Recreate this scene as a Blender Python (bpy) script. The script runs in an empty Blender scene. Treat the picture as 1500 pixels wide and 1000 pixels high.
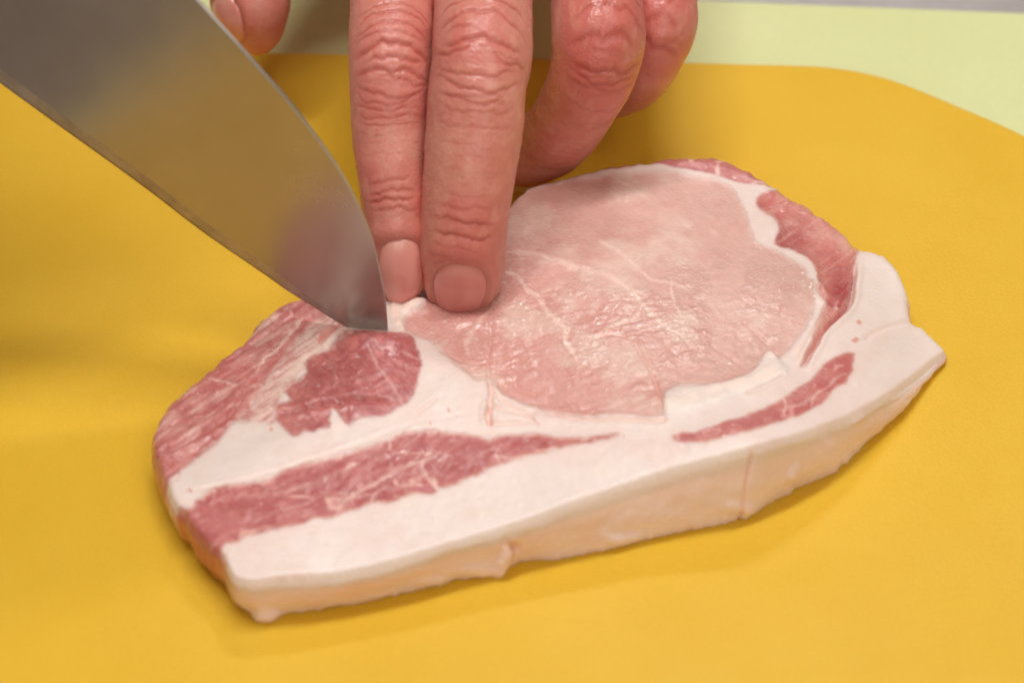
import bpy, math
import numpy as np, time
_T = time.time()
def lap(n): print('LAP', n, round(time.time() - _T, 1))
from mathutils import Vector
R = np.random.RandomState(7)
MM = 0.001
C = bpy.context.scene.collection
scn = bpy.context.scene

# ------------------------------------------------------------------ camera
PITCH = math.radians(42.0)
DIST = 400.0                     # mm from the lens to the board under the picture's centre
FOC = 75.0
FPX = 1500 * FOC / 36.0
cp, sp = math.cos(PITCH), math.sin(PITCH)
CAM = np.array([0.0, -DIST * cp, DIST * sp])
FWD = np.array([0.0, cp, -sp]); RGT = np.array([1.0, 0, 0]); UPV = np.array([0.0, sp, cp])
cam_d = bpy.data.cameras.new('camera'); cam_o = bpy.data.objects.new('camera', cam_d); C.objects.link(cam_o)
cam_d.lens = FOC; cam_d.sensor_width = 36.0; cam_d.clip_start = 0.02; cam_d.clip_end = 50
cam_o.location = Vector(CAM * MM); cam_o.rotation_euler = (math.pi / 2 - PITCH, 0, 0)
cam_d.dof.use_dof = True; cam_d.dof.focus_distance = 0.398; cam_d.dof.aperture_fstop = 13.0
scn.camera = cam_o

# ------------------------------------------------------------------ light of the kitchen, with added fill and glint lights
w = bpy.data.worlds.new('World'); scn.world = w; w.use_nodes = True
bg = w.node_tree.nodes['Background']; bg.inputs[0].default_value = (1.0, 0.71, 0.48, 1); bg.inputs[1].default_value = 0.18

def area(name, loc, target, size, power, col, size_y=None):
    l = bpy.data.lights.new(name, 'AREA'); l.size = size; l.energy = power; l.color = col
    if size_y: l.shape = 'RECTANGLE'; l.size_y = size_y
    o = bpy.data.objects.new(name, l); C.objects.link(o)
    o.location = loc
    o.rotation_euler = (Vector(target) - Vector(loc)).to_track_quat('-Z', 'Y').to_euler()
    return o
area('ceiling_lamp', (-0.06, 0.11, 1.48), (0, 0, 0), 0.95, 15.5, (0.99, 1.0, 0.97), 0.11)
area('side_lamp', (0.62, -0.52, 1.30), (0, 0, 0), 0.60, 3.7, (1.0, 0.95, 0.89))
area('front_fill', (0.15, -1.35, 0.85), (0, 0, 0), 1.0, 6.0, (1.0, 0.95, 0.91))  # added fill from the front, brightens the rind side
area('glint_light', (0.22, 1.05, 1.45), (0, 0, 0), 0.30, 5.2, (1.0, 1.0, 1.0), 0.06)  # added narrow light from behind, makes the glints on the wet meat

scn.view_settings.view_transform = 'Standard'; scn.view_settings.look = 'None'
scn.view_settings.exposure = -0.09; scn.view_settings.gamma = 1.0
scn.render.engine = 'CYCLES'
scn.cycles.max_bounces = 8
scn.cycles.use_denoising = True

# ------------------------------------------------------------------ helpers
def ray(u, v):
    u = np.asarray(u, float); v = np.asarray(v, float)
    x = (u - 750.0) / FPX; y = -(v - 500.0) / FPX
    return FWD + x[..., None] * RGT + y[..., None] * UPV          # depth along the axis = 1
def on_z(u, v, z):                                                # the point at height z that a pixel looks at
    d = ray(u, v); t = (np.asarray(z, float) - CAM[2]) / d[..., 2]
    return CAM + d * t[..., None]
def at_depth(u, v, D):
    return CAM + ray(u, v) * np.asarray(D, float)[..., None]
def depth_on_z(u, v, z):
    return float((z - CAM[2]) / ray(u, v)[2])
def proj(P):
    q = P - CAM; D = q @ FWD
    return 750 + FPX * (q @ RGT) / D, 500 - FPX * (q @ UPV) / D
def lin(c):
    c = np.asarray(c, float) / 255.0
    return np.where(c <= 0.04045, c / 12.92, ((c + 0.055) / 1.055) ** 2.4)
def sm(a, b, x):
    t = np.clip((x - a) / (b - a), 0, 1); return t * t * (3 - 2 * t)
def mix(a, b, m):
    return a + (b - a) * np.asarray(m)[..., None]
def _h(ix, iy, s):
    n = (ix.astype(np.int64) & 0xffff).astype(np.uint64) * np.uint64(0x9E3779B97F4A7C15)
    n ^= (iy.astype(np.int64) & 0xffff).astype(np.uint64) * np.uint64(0xC2B2AE3D27D4EB4F) + np.uint64((int(s) + 11) * 0x165667B19E3779F9 & 0xffffffffffffffff)
    n ^= n >> np.uint64(33); n *= np.uint64(0xff51afd7ed558ccd); n ^= n >> np.uint64(33); n *= np.uint64(0xc4ceb9fe1a85ec53); n ^= n >> np.uint64(33)
    return (n & np.uint64(0xffffff)).astype(float) / float(0xffffff)
def noise(x, y, s=0):
    x = np.asarray(x, float); y = np.asarray(y, float)
    ix = np.floor(x); iy = np.floor(y); fx = x - ix; fy = y - iy
    fx = fx * fx * fx * (fx * (fx * 6 - 15) + 10); fy = fy * fy * fy * (fy * (fy * 6 - 15) + 10)
    a = _h(ix, iy, s); b = _h(ix + 1, iy, s); c = _h(ix, iy + 1, s); d = _h(ix + 1, iy + 1, s)
    return (a + (b - a) * fx) * (1 - fy) + (c + (d - c) * fx) * fy
def fbm(x, y, s=0, o=4, g=0.5):
    t = 0; a = 1; n = 0
    for i in range(o):
        t = t + a * noise(x * 2 ** i + 17.3 * i, y * 2 ** i - 9.1 * i, s + i); n += a; a *= g
    return t / n
def ridge(x, y, s=0, o=3):
    t = 0; a = 1; n = 0
    for i in range(o):
        t = t + a * (1 - np.abs(2 * noise(x * 2 ** i + 5.3 * i, y * 2 ** i + 3.7 * i, s + i) - 1)); n += a; a *= 0.5
    return t / n
def seg_dist(P, A, B):
    d = B - A; L = (d * d).sum()
    t = np.clip(((P - A) @ d) / max(L, 1e-9), 0, 1)
    q = P - (A + t[:, None] * d)
    return np.sqrt((q * q).sum(1)), t
def poly_sdf(P, poly):                                            # positive inside
    poly = np.asarray(poly, float); n = len(poly)
    best = np.full(len(P), 1e9); ins = np.zeros(len(P), bool)
    for i in range(n):
        A = poly[i]; B = poly[(i + 1) % n]
        best = np.minimum(best, seg_dist(P, A, B)[0])
        if A[1] != B[1]:
            c = ((A[1] > P[:, 1]) != (B[1] > P[:, 1])) & (P[:, 0] < (B[0] - A[0]) * (P[:, 1] - A[1]) / (B[1] - A[1]) + A[0])
            ins ^= c
    return np.where(ins, best, -best)
def line_dist(P, pts):
    pts = np.asarray(pts, float); best = np.full(len(P), 1e9); par = np.zeros(len(P)); n = len(pts) - 1
    for i in range(n):
        d, t = seg_dist(P, pts[i], pts[i + 1]); m = d < best
        best[m] = d[m]; par[m] = (i + t[m]) / n
    return best, par
def smooth_poly(pts, closed=True, sub=8):
    pts = np.asarray(pts, float); n = len(pts); out = []
    rng = range(n) if closed else range(n - 1)
    for i in rng:
        if closed: p0, p1, p2, p3 = pts[(i - 1) % n], pts[i], pts[(i + 1) % n], pts[(i + 2) % n]
        else: p0, p1, p2, p3 = pts[max(i - 1, 0)], pts[i], pts[i + 1], pts[min(i + 2, n - 1)]
        for k in range(sub):
            t = k / sub
            out.append(0.5 * ((2 * p1) + (-p0 + p2) * t + (2 * p0 - 5 * p1 + 4 * p2 - p3) * t * t + (-p0 + 3 * p1 - 3 * p2 + p3) * t ** 3))
    if not closed: out.append(pts[-1])
    return np.array(out)
def curve1(xs, ys, x):                                            # smooth 1-D interpolation
    xs = np.asarray(xs, float); ys = np.asarray(ys, float); x = np.asarray(x, float)
    m = np.gradient(ys, xs, axis=0)
    i = np.clip(np.searchsorted(xs, x) - 1, 0, len(xs) - 2)
    h = xs[i + 1] - xs[i]; t = np.clip((x - xs[i]) / h, 0, 1)
    if ys.ndim > 1: h = h[:, None]; t = t[:, None]
    return ((2 * t ** 3 - 3 * t ** 2 + 1) * ys[i] + (t ** 3 - 2 * t ** 2 + t) * h * m[i]
            + (-2 * t ** 3 + 3 * t ** 2) * ys[i + 1] + (t ** 3 - t ** 2) * h * m[i + 1])

def make(name, V, F, mat, parent=None, col=None, wet=None, normals=None, smooth=True):
    me = bpy.data.meshes.new(name)
    V = np.asarray(V, float) * MM
    me.from_pydata(V.tolist(), [], F if isinstance(F, list) else F.tolist())
    me.update()
    if smooth: me.polygons.foreach_set('use_smooth', np.ones(len(me.polygons), bool))
    if col is not None:
        a = me.attributes.new('tint', 'FLOAT_COLOR', 'POINT')
        a.data.foreach_set('color', np.c_[col, np.ones(len(col))].astype(np.float32).ravel())
    if wet is not None:
        a = me.attributes.new('wet', 'FLOAT', 'POINT'); a.data.foreach_set('value', np.asarray(wet, np.float32))
    if normals is not None: me.normals_split_custom_set_from_vertices(normals.tolist())
    me.materials.append(mat)
    o = bpy.data.objects.new(name, me); C.objects.link(o)
    if parent: o.parent = parent
    return o
def tag(o, label=None, cat=None, group=None, kind=None):
    if label: o['label'] = label
    if cat: o['category'] = cat
    if group: o['group'] = group
    if kind: o['kind'] = kind
    return o
def vnormals(V, F):
    n = np.zeros_like(V); a = V[F[:, 0]]; b = V[F[:, 1]]; c = V[F[:, 2]]; d = V[F[:, 3]]
    fn = np.cross(c - a, d - b)
    for k in range(4): np.add.at(n, F[:, k], fn)
    return n / np.maximum(np.linalg.norm(n, axis=1), 1e-12)[:, None]

class NT:
    def __init__(s, name):
        s.m = bpy.data.materials.new(name); s.m.use_nodes = True; s.t = s.m.node_tree; s.b = s.t.nodes['Principled BSDF']
    def n(s, kind, **kw):
        x = s.t.nodes.new(kind)
        for k, v in kw.items():
            if hasattr(x, k): setattr(x, k, v)
            else: x.inputs[k].default_value = v
        return x
    def l(s, a, b): s.t.links.new(a, b)
    def set(s, **kw):
        for k, v in kw.items(): s.b.inputs[k.replace('_', ' ')].default_value = v
    def noise(s, scale, detail=4, rough=0.55, stretch=None, rot=0):
        tc = s.n('ShaderNodeTexCoord'); mp = s.n('ShaderNodeMapping')
        if stretch: mp.inputs['Scale'].default_value = stretch
        mp.inputs['Rotation'].default_value = (0, 0, rot)
        s.l(tc.outputs['Object'], mp.inputs['Vector'])
        nz = s.n('ShaderNodeTexNoise'); nz.inputs['Scale'].default_value = scale; nz.inputs['Detail'].default_value = detail; nz.inputs['Roughness'].default_value = rough
        s.l(mp.outputs[0], nz.inputs['Vector']); return nz
    def bump(s, h, dist, strength=1.0, prev=None):
        b = s.n('ShaderNodeBump'); b.inputs['Distance'].default_value = dist; b.inputs['Strength'].default_value = strength
        s.l(h, b.inputs['Height'])
        if prev is not None: s.l(prev.outputs[0], b.inputs['Normal'])
        return b
    def ramp(s, f, stops):
        r = s.n('ShaderNodeValToRGB'); e = r.color_ramp.elements
        while len(e) < len(stops): e.new(0.5)
        for k, (p, c) in enumerate(stops):
            e[k].position = p; e[k].color = c if hasattr(c, '__len__') else (c, c, c, 1)
        s.l(f, r.inputs[0]); return r
    def math(s, op, a, b=None):
        x = s.n('ShaderNodeMath'); x.operation = op
        for i, q in enumerate((a, b)):
            if q is None: continue
            if isinstance(q, (int, float)): x.inputs[i].default_value = q
            else: s.l(q, x.inputs[i])
        return x.outputs[0]

# ------------------------------------------------------------------ materials
def mat_meat():
    m = NT('raw_pork')
    a = m.n('ShaderNodeAttribute'); a.attribute_name = 'tint'
    wt = m.n('ShaderNodeAttribute'); wt.attribute_name = 'wet'
    m.l(a.outputs['Color'], m.b.inputs['Base Color'])
    nb = m.noise(850, 2.2, 0.5, (0.85, 1.0, 1.0), math.radians(-25))          # fibres and serous film
    nf = m.noise(2600, 2, 0.5)
    h = m.math('MULTIPLY', nb.outputs['Fac'], m.math('ADD', m.math('MULTIPLY', wt.outputs['Fac'], 0.97), 0.02))
    b1 = m.bump(h, 0.00026, 0.8)
    b2 = m.bump(nf.outputs['Fac'], 0.00002, 0.5, b1)
    m.l(b2.outputs[0], m.b.inputs['Normal'])
    m.l(m.math('MINIMUM', m.math('MULTIPLY', wt.outputs['Fac'], 1.9), 1.0), m.b.inputs['Coat Weight']); m.b.inputs['Coat Roughness'].default_value = 0.045; m.b.inputs['Coat IOR'].default_value = 1.6
    nc = m.noise(640, 1.6, 0.5, (0.72, 1.05, 1.0), math.radians(20)); nc.inputs['Distortion'].default_value = 1.6
    bc = m.bump(nc.outputs['Fac'], 0.0014, 0.95); m.l(bc.outputs[0], m.b.inputs['Coat Normal'])
    nr = m.noise(260, 3, 0.5)
    ro = m.ramp(m.math('SUBTRACT', nr.outputs['Fac'], m.math('MULTIPLY', wt.outputs['Fac'], 0.50)), [(0.05, 0.24), (0.50, 0.50)])
    m.l(ro.outputs[0], m.b.inputs['Roughness'])
    m.set(Subsurface_Weight=0.35, Subsurface_Radius=(1.0, 0.45, 0.30), Subsurface_Scale=0.0016, Specular_IOR_Level=0.5)
    m.b.subsurface_method = 'BURLEY'
    return m.m
def mat_skin():
    m = NT('hand_skin')
    a = m.n('ShaderNodeAttribute'); a.attribute_name = 'tint'
    m.l(a.outputs['Color'], m.b.inputs['Base Color'])
    v = m.n('ShaderNodeTexVoronoi'); v.inputs['Scale'].default_value = 1500
    tc = m.n('ShaderNodeTexCoord'); m.l(tc.outputs['Object'], v.inputs['Vector'])
    b1 = m.bump(v.outputs['Distance'], 0.00007, 0.7)
    nb = m.noise(1100, 4, 0.6, (1, 1, 1))
    b2 = m.bump(nb.outputs['Fac'], 0.00010, 0.7, b1)
    m.l(b2.outputs[0], m.b.inputs['Normal'])
    nr = m.noise(180, 4, 0.6); r = m.ramp(nr.outputs['Fac'], [(0.35, 0.24), (0.62, 0.46)])
    m.l(r.outputs[0], m.b.inputs['Roughness'])
    m.set(Subsurface_Weight=0.45, Subsurface_Radius=(1.0, 0.35, 0.2), Subsurface_Scale=0.0022, Specular_IOR_Level=0.5)
    m.b.subsurface_method = 'BURLEY'
    return m.m
def mat_nail():
    m = NT('fingernail')
    a = m.n('ShaderNodeAttribute'); a.attribute_name = 'tint'
    m.l(a.outputs['Color'], m.b.inputs['Base Color'])
    m.set(Coat_Weight=0.5, Coat_Roughness=0.08, Roughness=0.26, Subsurface_Weight=0.4, Subsurface_Radius=(1, .45, .3), Subsurface_Scale=0.0012)
    m.b.subsurface_method = 'BURLEY'
    nb = m.noise(500, 2, 0.5); b = m.bump(nb.outputs['Fac'], 0.00005, 0.5); m.l(b.outputs[0], m.b.inputs['Normal'])
    return m.m
def mat_board(name, c1, c2, rough, bumpd):
    m = NT(name)
    n1 = m.noise(28, 5, 0.6); r = m.ramp(n1.outputs['Fac'], [(0.3, (*lin(c1), 1)), (0.7, (*lin(c2), 1))])
    n4 = m.noise(1800, 2, 0.5)
    mx = m.n('ShaderNodeMix', data_type='RGBA', blend_type='MULTIPLY'); mx.inputs[0].default_value = 0.12
    m.l(r.outputs[0], mx.inputs[6]); m.l(n4.outputs['Fac'], mx.inputs[7])
    m.l(mx.outputs[2], m.b.inputs['Base Color'])
    n2 = m.noise(1500, 3, 0.6); b1 = m.bump(n2.outputs['Fac'], bumpd, 0.6)
    sc = m.noise(60, 6, 0.75, (0.15, 5, 1), math.radians(24))                  # faint knife scuffs
    b2 = m.bump(sc.outputs['Fac'], 0.00006, 0.25, b1)
    pv = b2                                                                     # knife scars: thin wandering lines
    for (sc_, st2, an) in ((14, (0.25, 2.2, 1), 62), (20, (0.2, 2.0, 1), -35), (17, (0.25, 2.5, 1), 15)):
        q1 = m.noise(sc_, 0.5, 0.5, st2, math.radians(an)); q2 = m.noise(38 + sc_, 2, 0.5)
        ln = m.math('MULTIPLY', m.math('LESS_THAN', m.math('ABSOLUTE', m.math('SUBTRACT', q1.outputs['Fac'], 0.5)), 0.0018), m.math('GREATER_THAN', q2.outputs['Fac'], 0.55))
        pv = m.bump(ln, 0.00010, 0.5, pv); pv.invert = True
    m.l(pv.outputs[0], m.b.inputs['Normal'])
    n3 = m.noise(45, 5, 0.6); rr = m.ramp(n3.outputs['Fac'], [(0.3, rough - 0.05), (0.7, rough + 0.08)])
    m.l(rr.outputs[0], m.b.inputs['Roughness'])
    m.set(Specular_IOR_Level=0.22, Subsurface_Weight=0.5, Subsurface_Radius=(1, .45, .1), Subsurface_Scale=0.005)
    m.b.subsurface_method = 'BURLEY'
    return m.m
def mat_steel():
    m = NT('blade_steel')
    n1 = m.noise(30, 6, 0.7); r = m.ramp(n1.outputs['Fac'], [(0.3, (0.40, 0.35, 0.325, 1)), (0.7, (0.48, 0.43, 0.40, 1))])
    m.l(r.outputs[0], m.b.inputs['Base Color'])
    rr = m.ramp(n1.outputs['Fac'], [(0.3, 0.21), (0.7, 0.29)]); m.l(rr.outputs[0], m.b.inputs['Roughness'])
    n2 = m.noise(500, 4, 0.6, (3, 3, 0.2)); b = m.bump(n2.outputs['Fac'], 0.00001, 0.5)
    n3 = m.noise(90, 4, 0.6); b2 = m.bump(n3.outputs['Fac'], 0.00004, 0.5, b)
    m.l(b2.outputs[0], m.b.inputs['Normal'])
    m.set(Metallic=0.75)
    return m.m
def mat_bevel():
    m = NT('ground_steel')
    n1 = m.noise(160, 5, 0.7, (1, 1, 1)); r = m.ramp(n1.outputs['Fac'], [(0.35, (0.36, 0.30, 0.27, 1)), (0.65, (0.50, 0.43, 0.39, 1))])
    m.l(r.outputs[0], m.b.inputs['Base Color'])
    b = m.bump(m.noise(700, 4, 0.6, (0.15, 1, 1.5), math.radians(-18)).outputs['Fac'], 0.00006, 0.7); m.l(b.outputs[0], m.b.inputs['Normal'])
    m.set(Metallic=0.7, Roughness=0.42); return m.m
def mat_counter():
    m = NT('counter_steel')
    n1 = m.noise(70, 6, 0.7); r = m.ramp(n1.outputs['Fac'], [(0.3, (0.62, 0.58, 0.58, 1)), (0.7, (0.76, 0.72, 0.71, 1))])
    m.l(r.outputs[0], m.b.inputs['Base Color']); m.set(Roughness=0.42, Metallic=1.0)
    b = m.bump(m.noise(500, 4, 0.6).outputs['Fac'], 0.0001, 0.5); m.l(b.outputs[0], m.b.inputs['Normal'])
    return m.m
M_MEAT = mat_meat(); M_SKIN = mat_skin(); M_NAIL = mat_nail(); M_STEEL = mat_steel()
M_YEL = mat_board('yellow_polyethylene', (227, 179, 46), (232, 186, 56), 0.42, 0.00012)
M_GRN = mat_board('pale_green_polyethylene', (219, 222, 163), (223, 226, 170), 0.42, 0.00008)
M_CTR = mat_counter(); M_BEVEL = mat_bevel()
def mat_plain(name, c, rough, **kw):
    m = NT(name); m.set(Base_Color=(*lin(c), 1), Roughness=rough, **kw)
    n = m.noise(200, 4); b = m.bump(n.outputs['Fac'], 0.0001, 0.4); m.l(b.outputs[0], m.b.inputs['Normal']); return m.m

# ------------------------------------------------------------------ boards and counter
def slab(name, poly, z0, z1, mat, bev=0.6):                       # poly: ccw outline in mm
    poly = np.asarray(poly, float); n = len(poly)
    nxt = np.roll(poly, -1, 0) - np.roll(poly, 1, 0); nr = np.c_[nxt[:, 1], -nxt[:, 0]]; nr /= np.linalg.norm(nr, axis=1)[:, None]
    rings = [(bev * 1.0, z1), (bev * 0.62, z1 - bev * 0.08), (bev * 0.3, z1 - bev * 0.3), (bev * 0.08, z1 - bev * 0.62), (0, z1 - bev), (0, z0 + bev), (bev, z0)]
    V = []; F = []
    for ins, z in rings: V += [[*(poly[i] - nr[i] * ins), z] for i in range(n)]
    for k in range(len(rings) - 1):
        for i in range(n): j = (i + 1) % n; F.append([k * n + i, (k + 1) * n + i, (k + 1) * n + j, k * n + j])
    F.append(list(range(n))); F.append(list(range((len(rings) - 1) * n, len(rings) * n))[::-1])
    o = make(name, V, F, mat)
    for p in o.data.polygons:
        if len(p.vertices) > 4: p.use_smooth = False
    return o
back_px = [(1560, 226), (1530, 212), (1500, 197), (1455, 176), (1410, 157), (1370, 140), (1330, 124), (1297, 113), (1265, 105), (1225, 98.5), (1180, 95), (1100, 93), (1000, 90), (800, 85), (600, 80), (370, 75)]
bp = on_z([p[0] for p in back_px], [p[1] for p in back_px], 0.0)[:, :2]
bp = smooth_poly(bp, False, 5)
dl = bp[-1] - bp[-2]; dl /= np.linalg.norm(dl)
left_x = -119.0
LB = bp[-1] + dl * ((left_x - bp[-1][0]) / dl[0])
def corner(p, a, b, r, n=8):                                      # rounded corner at p between directions a and b
    p = np.asarray(p, float); out = []
    for k in range(n + 1):
        t = k / n; out.append((1 - t) ** 2 * (p + np.asarray(a) * r) + 2 * t * (1 - t) * p + t * t * (p + np.asarray(b) * r))
    return out
dr = bp[0] - bp[1]; dr /= np.linalg.norm(dr)
ext = [bp[0] + dr * 8 + np.array([2, -2]), bp[0] + np.array([14, -14.0]), bp[0] + np.array([20, -28.0]), bp[0] + np.array([22, -45.0])][::-1]
RB = np.array([bp[0][0] + 22, -150.0]); LF = np.array([left_x - 5, -152.0])
dn = np.array([0.03, -1.0]); 
poly = corner(LF, (0, 1), (1, 0), 25) + corner(RB, (-1, 0), (0, 1), 25) + ext + list(bp) + corner(LB, -dl, dn, 8)
board = slab('cutting_board', poly, -3.0, 0.0, M_YEL, 0.8)
tag(board, 'yellow plastic cutting board with rounded corner lying under the raw pork chop', 'cutting board')
g1 = on_z([1023, 1500], [-1, 18], -3.0)[:, :2]; gd = g1[1] - g1[0]; gd /= np.linalg.norm(gd)
ga = g1[0] - gd * ((g1[0][0] + 130) / gd[0]); gb = g1[0] + gd * 330
gm = [(-130, -330), (330, -330), tuple(gb), tuple(ga)]
gp = []
for i, q in enumerate(gm):
    q = np.array(q, float); a = np.array(gm[i - 1]) - q; b = np.array(gm[(i + 1) % 4]) - q
    gp += corner(q, a / np.linalg.norm(a), b / np.linalg.norm(b), 10, 6)
mat_g = slab('cutting_mat', gp, -11.0, -3.01, M_GRN, 0.8)
tag(mat_g, 'pale yellow-green plastic mat lying under the yellow cutting board', 'mat')
ctr = slab('counter', [(-1200, -800), (1200, -800), (1200, 1000), (-1200, 1000)], -41, -11.05, M_CTR, 2)
tag(ctr, kind='structure')

# ------------------------------------------------------------------ the pork chop
# outline of its top face, with the height of that face; third value: the rind's lower edge below the point
OUT = [(221, 638), (228, 618), (240, 598), (262, 574), (290, 552), (318, 528), (345, 508), (362, 490), (378, 470), (395, 456), (425, 438),
       (450, 432), (520, 420), (600, 400), (680, 345), (735, 305), (752, 286), (775, 270), (815, 258), (845, 252), (880, 243), (910, 238), (940, 234), (985, 228),
       (1022, 227), (1050, 229), (1080, 239), (1110, 255), (1130, 266), (1160, 280), (1185, 294), (1215, 315), (1240, 335), (1256, 352), (1264, 360),
       (1280, 362), (1296, 370), (1316, 390), (1327, 410), (1333, 435), (1336, 462), (1341, 470), (1350, 474), (1364, 486), (1378, 500), (1386, 514)]
FRONT = [((1386, 514), (1383, 524)), ((1366, 530), (1366, 541)), ((1345, 548), (1349, 556)), ((1310, 573), (1330, 592)), ((1275, 594), (1285, 634)), ((1240, 612), (1258, 660)), ((1200, 628), (1228, 688)),
         ((1150, 643), (1168, 715)), ((1100, 657), (1095, 757)), ((1060, 667), (1060, 767)), ((1000, 684), (1005, 777)), ((940, 703), (940, 790)), ((880, 723), (880, 806)),
         ((820, 744), (815, 818)), ((770, 762), (766, 822)), ((720, 779), (722, 838)), ((670, 793), (672, 848)), ((610, 812), (610, 862)), ((550, 828), (552, 878)),
         ((500, 838), (503, 887)), ((450, 843), (452, 893)), ((405, 846), (410, 898)), ((372, 852), (383, 900)), ((346, 848), (362, 893)), ((334, 836), (346, 872))]
LEFT = [(327, 818), (318, 808), (303, 795), (288, 780), (276, 762), (268, 748), (256, 740), (246, 718), (236, 700), (230, 680), (224, 662)]
outline = [np.array(p, float) for p in OUT] + [np.array(a, float) for a, b in FRONT[1:]] + [np.array(p, float) for p in LEFT]
n_out = len(OUT); n_front = len(FRONT)
SUB = 10
OL = smooth_poly(outline, True, SUB)
# small irregularities of the cut edge
ol_s = np.r_[0, np.cumsum(np.linalg.norm(np.diff(np.r_[OL, OL[:1]], axis=0), axis=1))]
idx = np.arange(len(OL)) / SUB                                    # control-point index of each sample
tn = np.roll(OL, -1, 0) - np.roll(OL, 1, 0); tn /= np.linalg.norm(tn, axis=1)[:, None]; on = np.c_[tn[:, 1], -tn[:, 0]]
is_fr = (idx >= n_out - 1) & (idx <= n_out + n_front - 2)
OL = OL + on * ((fbm(ol_s[:-1] / 14, 0 * ol_s[:-1], 3, 3) - 0.5) * np.where(is_fr, 1.0, 5.0))[:, None]

HC = np.array([(221, 640, 9.5), (260, 700, 10), (300, 780, 10), (340, 835, 10), (400, 820, 10.5), (500, 825, 10), (620, 790, 10.5), (720, 765, 11), (800, 740, 12), (900, 705, 13.5),
      (1000, 675, 15), (1090, 650, 16.5), (1160, 630, 15.5), (1220, 610, 13), (1280, 580, 10), (1340, 545, 5.5), (1386, 514, 2.6), (1355, 490, 4.5), (1330, 440, 6.5), (1290, 380, 7.5),
      (1262, 365, 7.5), (1200, 310, 9), (1120, 265, 10), (1020, 235, 11), (900, 245, 12), (800, 265, 12.5), (700, 330, 13), (600, 400, 12.5), (440, 440, 11), (380, 480, 10), (300, 550, 9.5),
      (350, 640, 11), (450, 560, 12.5), (550, 520, 14), (590, 580, 13.5), (650, 600, 13), (560, 680, 11.5), (450, 720, 11), (700, 560, 12.5), (800, 450, 13.5), (900, 350, 13.5), (1000, 450, 14),
      (1100, 400, 13), (1180, 460, 12.5), (1050, 560, 14.5), (900, 580, 14), (1230, 500, 12), (1280, 480, 9.5), (650, 450, 12.2), (1190, 400, 11.5), (1240, 380, 8.2)], float)
def rbf_fit(P, z, eps=140.0, lam=0.02):
    d = np.linalg.norm(P[:, None] - P[None], axis=2); K = np.exp(-(d / eps) ** 2) + lam * np.eye(len(P))
    z0 = z.mean(); wv = np.linalg.solve(K, z - z0); return lambda Q: z0 + np.exp(-(np.linalg.norm(Q[:, None] - P[None], axis=2) / eps) ** 2) @ wv
h_fn = rbf_fit(HC[:, :2] * np.array([1, 1.5]), HC[:, 2])
def height0(P):
    out = np.empty(len(P))
    for i in range(0, len(P), 20000): out[i:i + 20000] = h_fn(P[i:i + 20000] * np.array([1, 1.5]))
    return out

STEP = 1.8
us = np.arange(208, 1398, STEP); vs = np.arange(218, 862, STEP)
UU, VV = np.meshgrid(us, vs); P = np.c_[UU.ravel(), VV.ravel()]; NX = len(us)
sd = poly_sdf(P, OL)
inside = sd > 0.25 * STEP
ii = np.arange(len(P)).reshape(UU.shape)
Q = np.stack([ii[:-1, :-1], ii[1:, :-1], ii[1:, 1:], ii[:-1, 1:]], -1).reshape(-1, 4)
Q = Q[inside[Q].all(1)]
# drop pinched corners: keep quads that have at least two edge neighbours
for _ in range(3):
    e = np.concatenate([np.sort(Q[:, [k, (k + 1) % 4]], 1) for k in range(4)]); key = e[:, 0].astype(np.int64) * 10 ** 7 + e[:, 1]
    u_, inv, cnt = np.unique(key, return_inverse=True, return_counts=True)
    nb = (cnt[inv] == 2).reshape(4, -1).sum(0); Q = Q[nb >= 2]
used = np.unique(Q); remap = -np.ones(len(P), int); remap[used] = np.arange(len(used)); Q = remap[Q]; P = P[used]; sd = sd[used]
e = np.concatenate([Q[:, [k, (k + 1) % 4]] for k in range(4)]); es = np.sort(e, 1); key = es[:, 0].astype(np.int64) * 10 ** 7 + es[:, 1]
u_, inv, cnt = np.unique(key, return_inverse=True, return_counts=True); be = e[cnt[inv] == 1]
nxt = {int(a): int(b) for a, b in be}
start = int(be[0][0]); loop = [start]
while nxt[loop[-1]] != start and len(loop) < len(be) + 2: loop.append(nxt[loop[-1]])
loop = np.array(loop)
# snap the boundary onto the outline
def snap(Pb):
    best = np.full(len(Pb), 1e9); res = Pb.copy(); par = np.zeros(len(Pb))
    for i in range(len(OL)):
        A = OL[i]; B = OL[(i + 1) % len(OL)]
        d, t = seg_dist(Pb, A, B); m = d < best
        best[m] = d[m]; res[m] = A + t[m][:, None] * (B - A); par[m] = (i + t[m]) / SUB
    return res, par
P0 = P.copy()
sn, par = snap(P[loop]); P[loop] = sn; sd[loop] = 0

# --- regions of the cut face (pixel outlines of the muscles)
LOIN = [(745, 298), (762, 284), (790, 272), (830, 264), (870, 258), (920, 252), (975, 250), (1030, 260), (1068, 272), (1084, 292), (1094, 316), (1100, 335), (1106, 352), (1130, 362), (1152, 374),
        (1170, 385), (1184, 398), (1194, 422), (1194, 445), (1186, 470), (1172, 492), (1158, 510), (1148, 520), (1110, 545), (1060, 560), (985, 566), (974, 580), (973, 602), (955, 610),
        (910, 608), (849, 609), (815, 606), (791, 600), (768, 592), (748, 584), (730, 572), (718, 560), (712, 555), (700, 556), (689, 549), (676, 539), (662, 529), (650, 517), (638, 505), (625, 497), (611, 492), (596, 488), (590, 470), (600, 458), (620, 448), (640, 420), (700, 350)]
TAIL = [(216, 640), (216, 600), (280, 540), (340, 490), (380, 440), (440, 420), (500, 425), (505, 455), (480, 462), (468, 470), (456, 480), (440, 498), (425, 516), (410, 532), (398, 548), (388, 566),
        (376, 584), (368, 600), (352, 612), (332, 630), (318, 648), (298, 664), (278, 680), (262, 690), (250, 702), (240, 712), (228, 715), (210, 680)]
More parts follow.
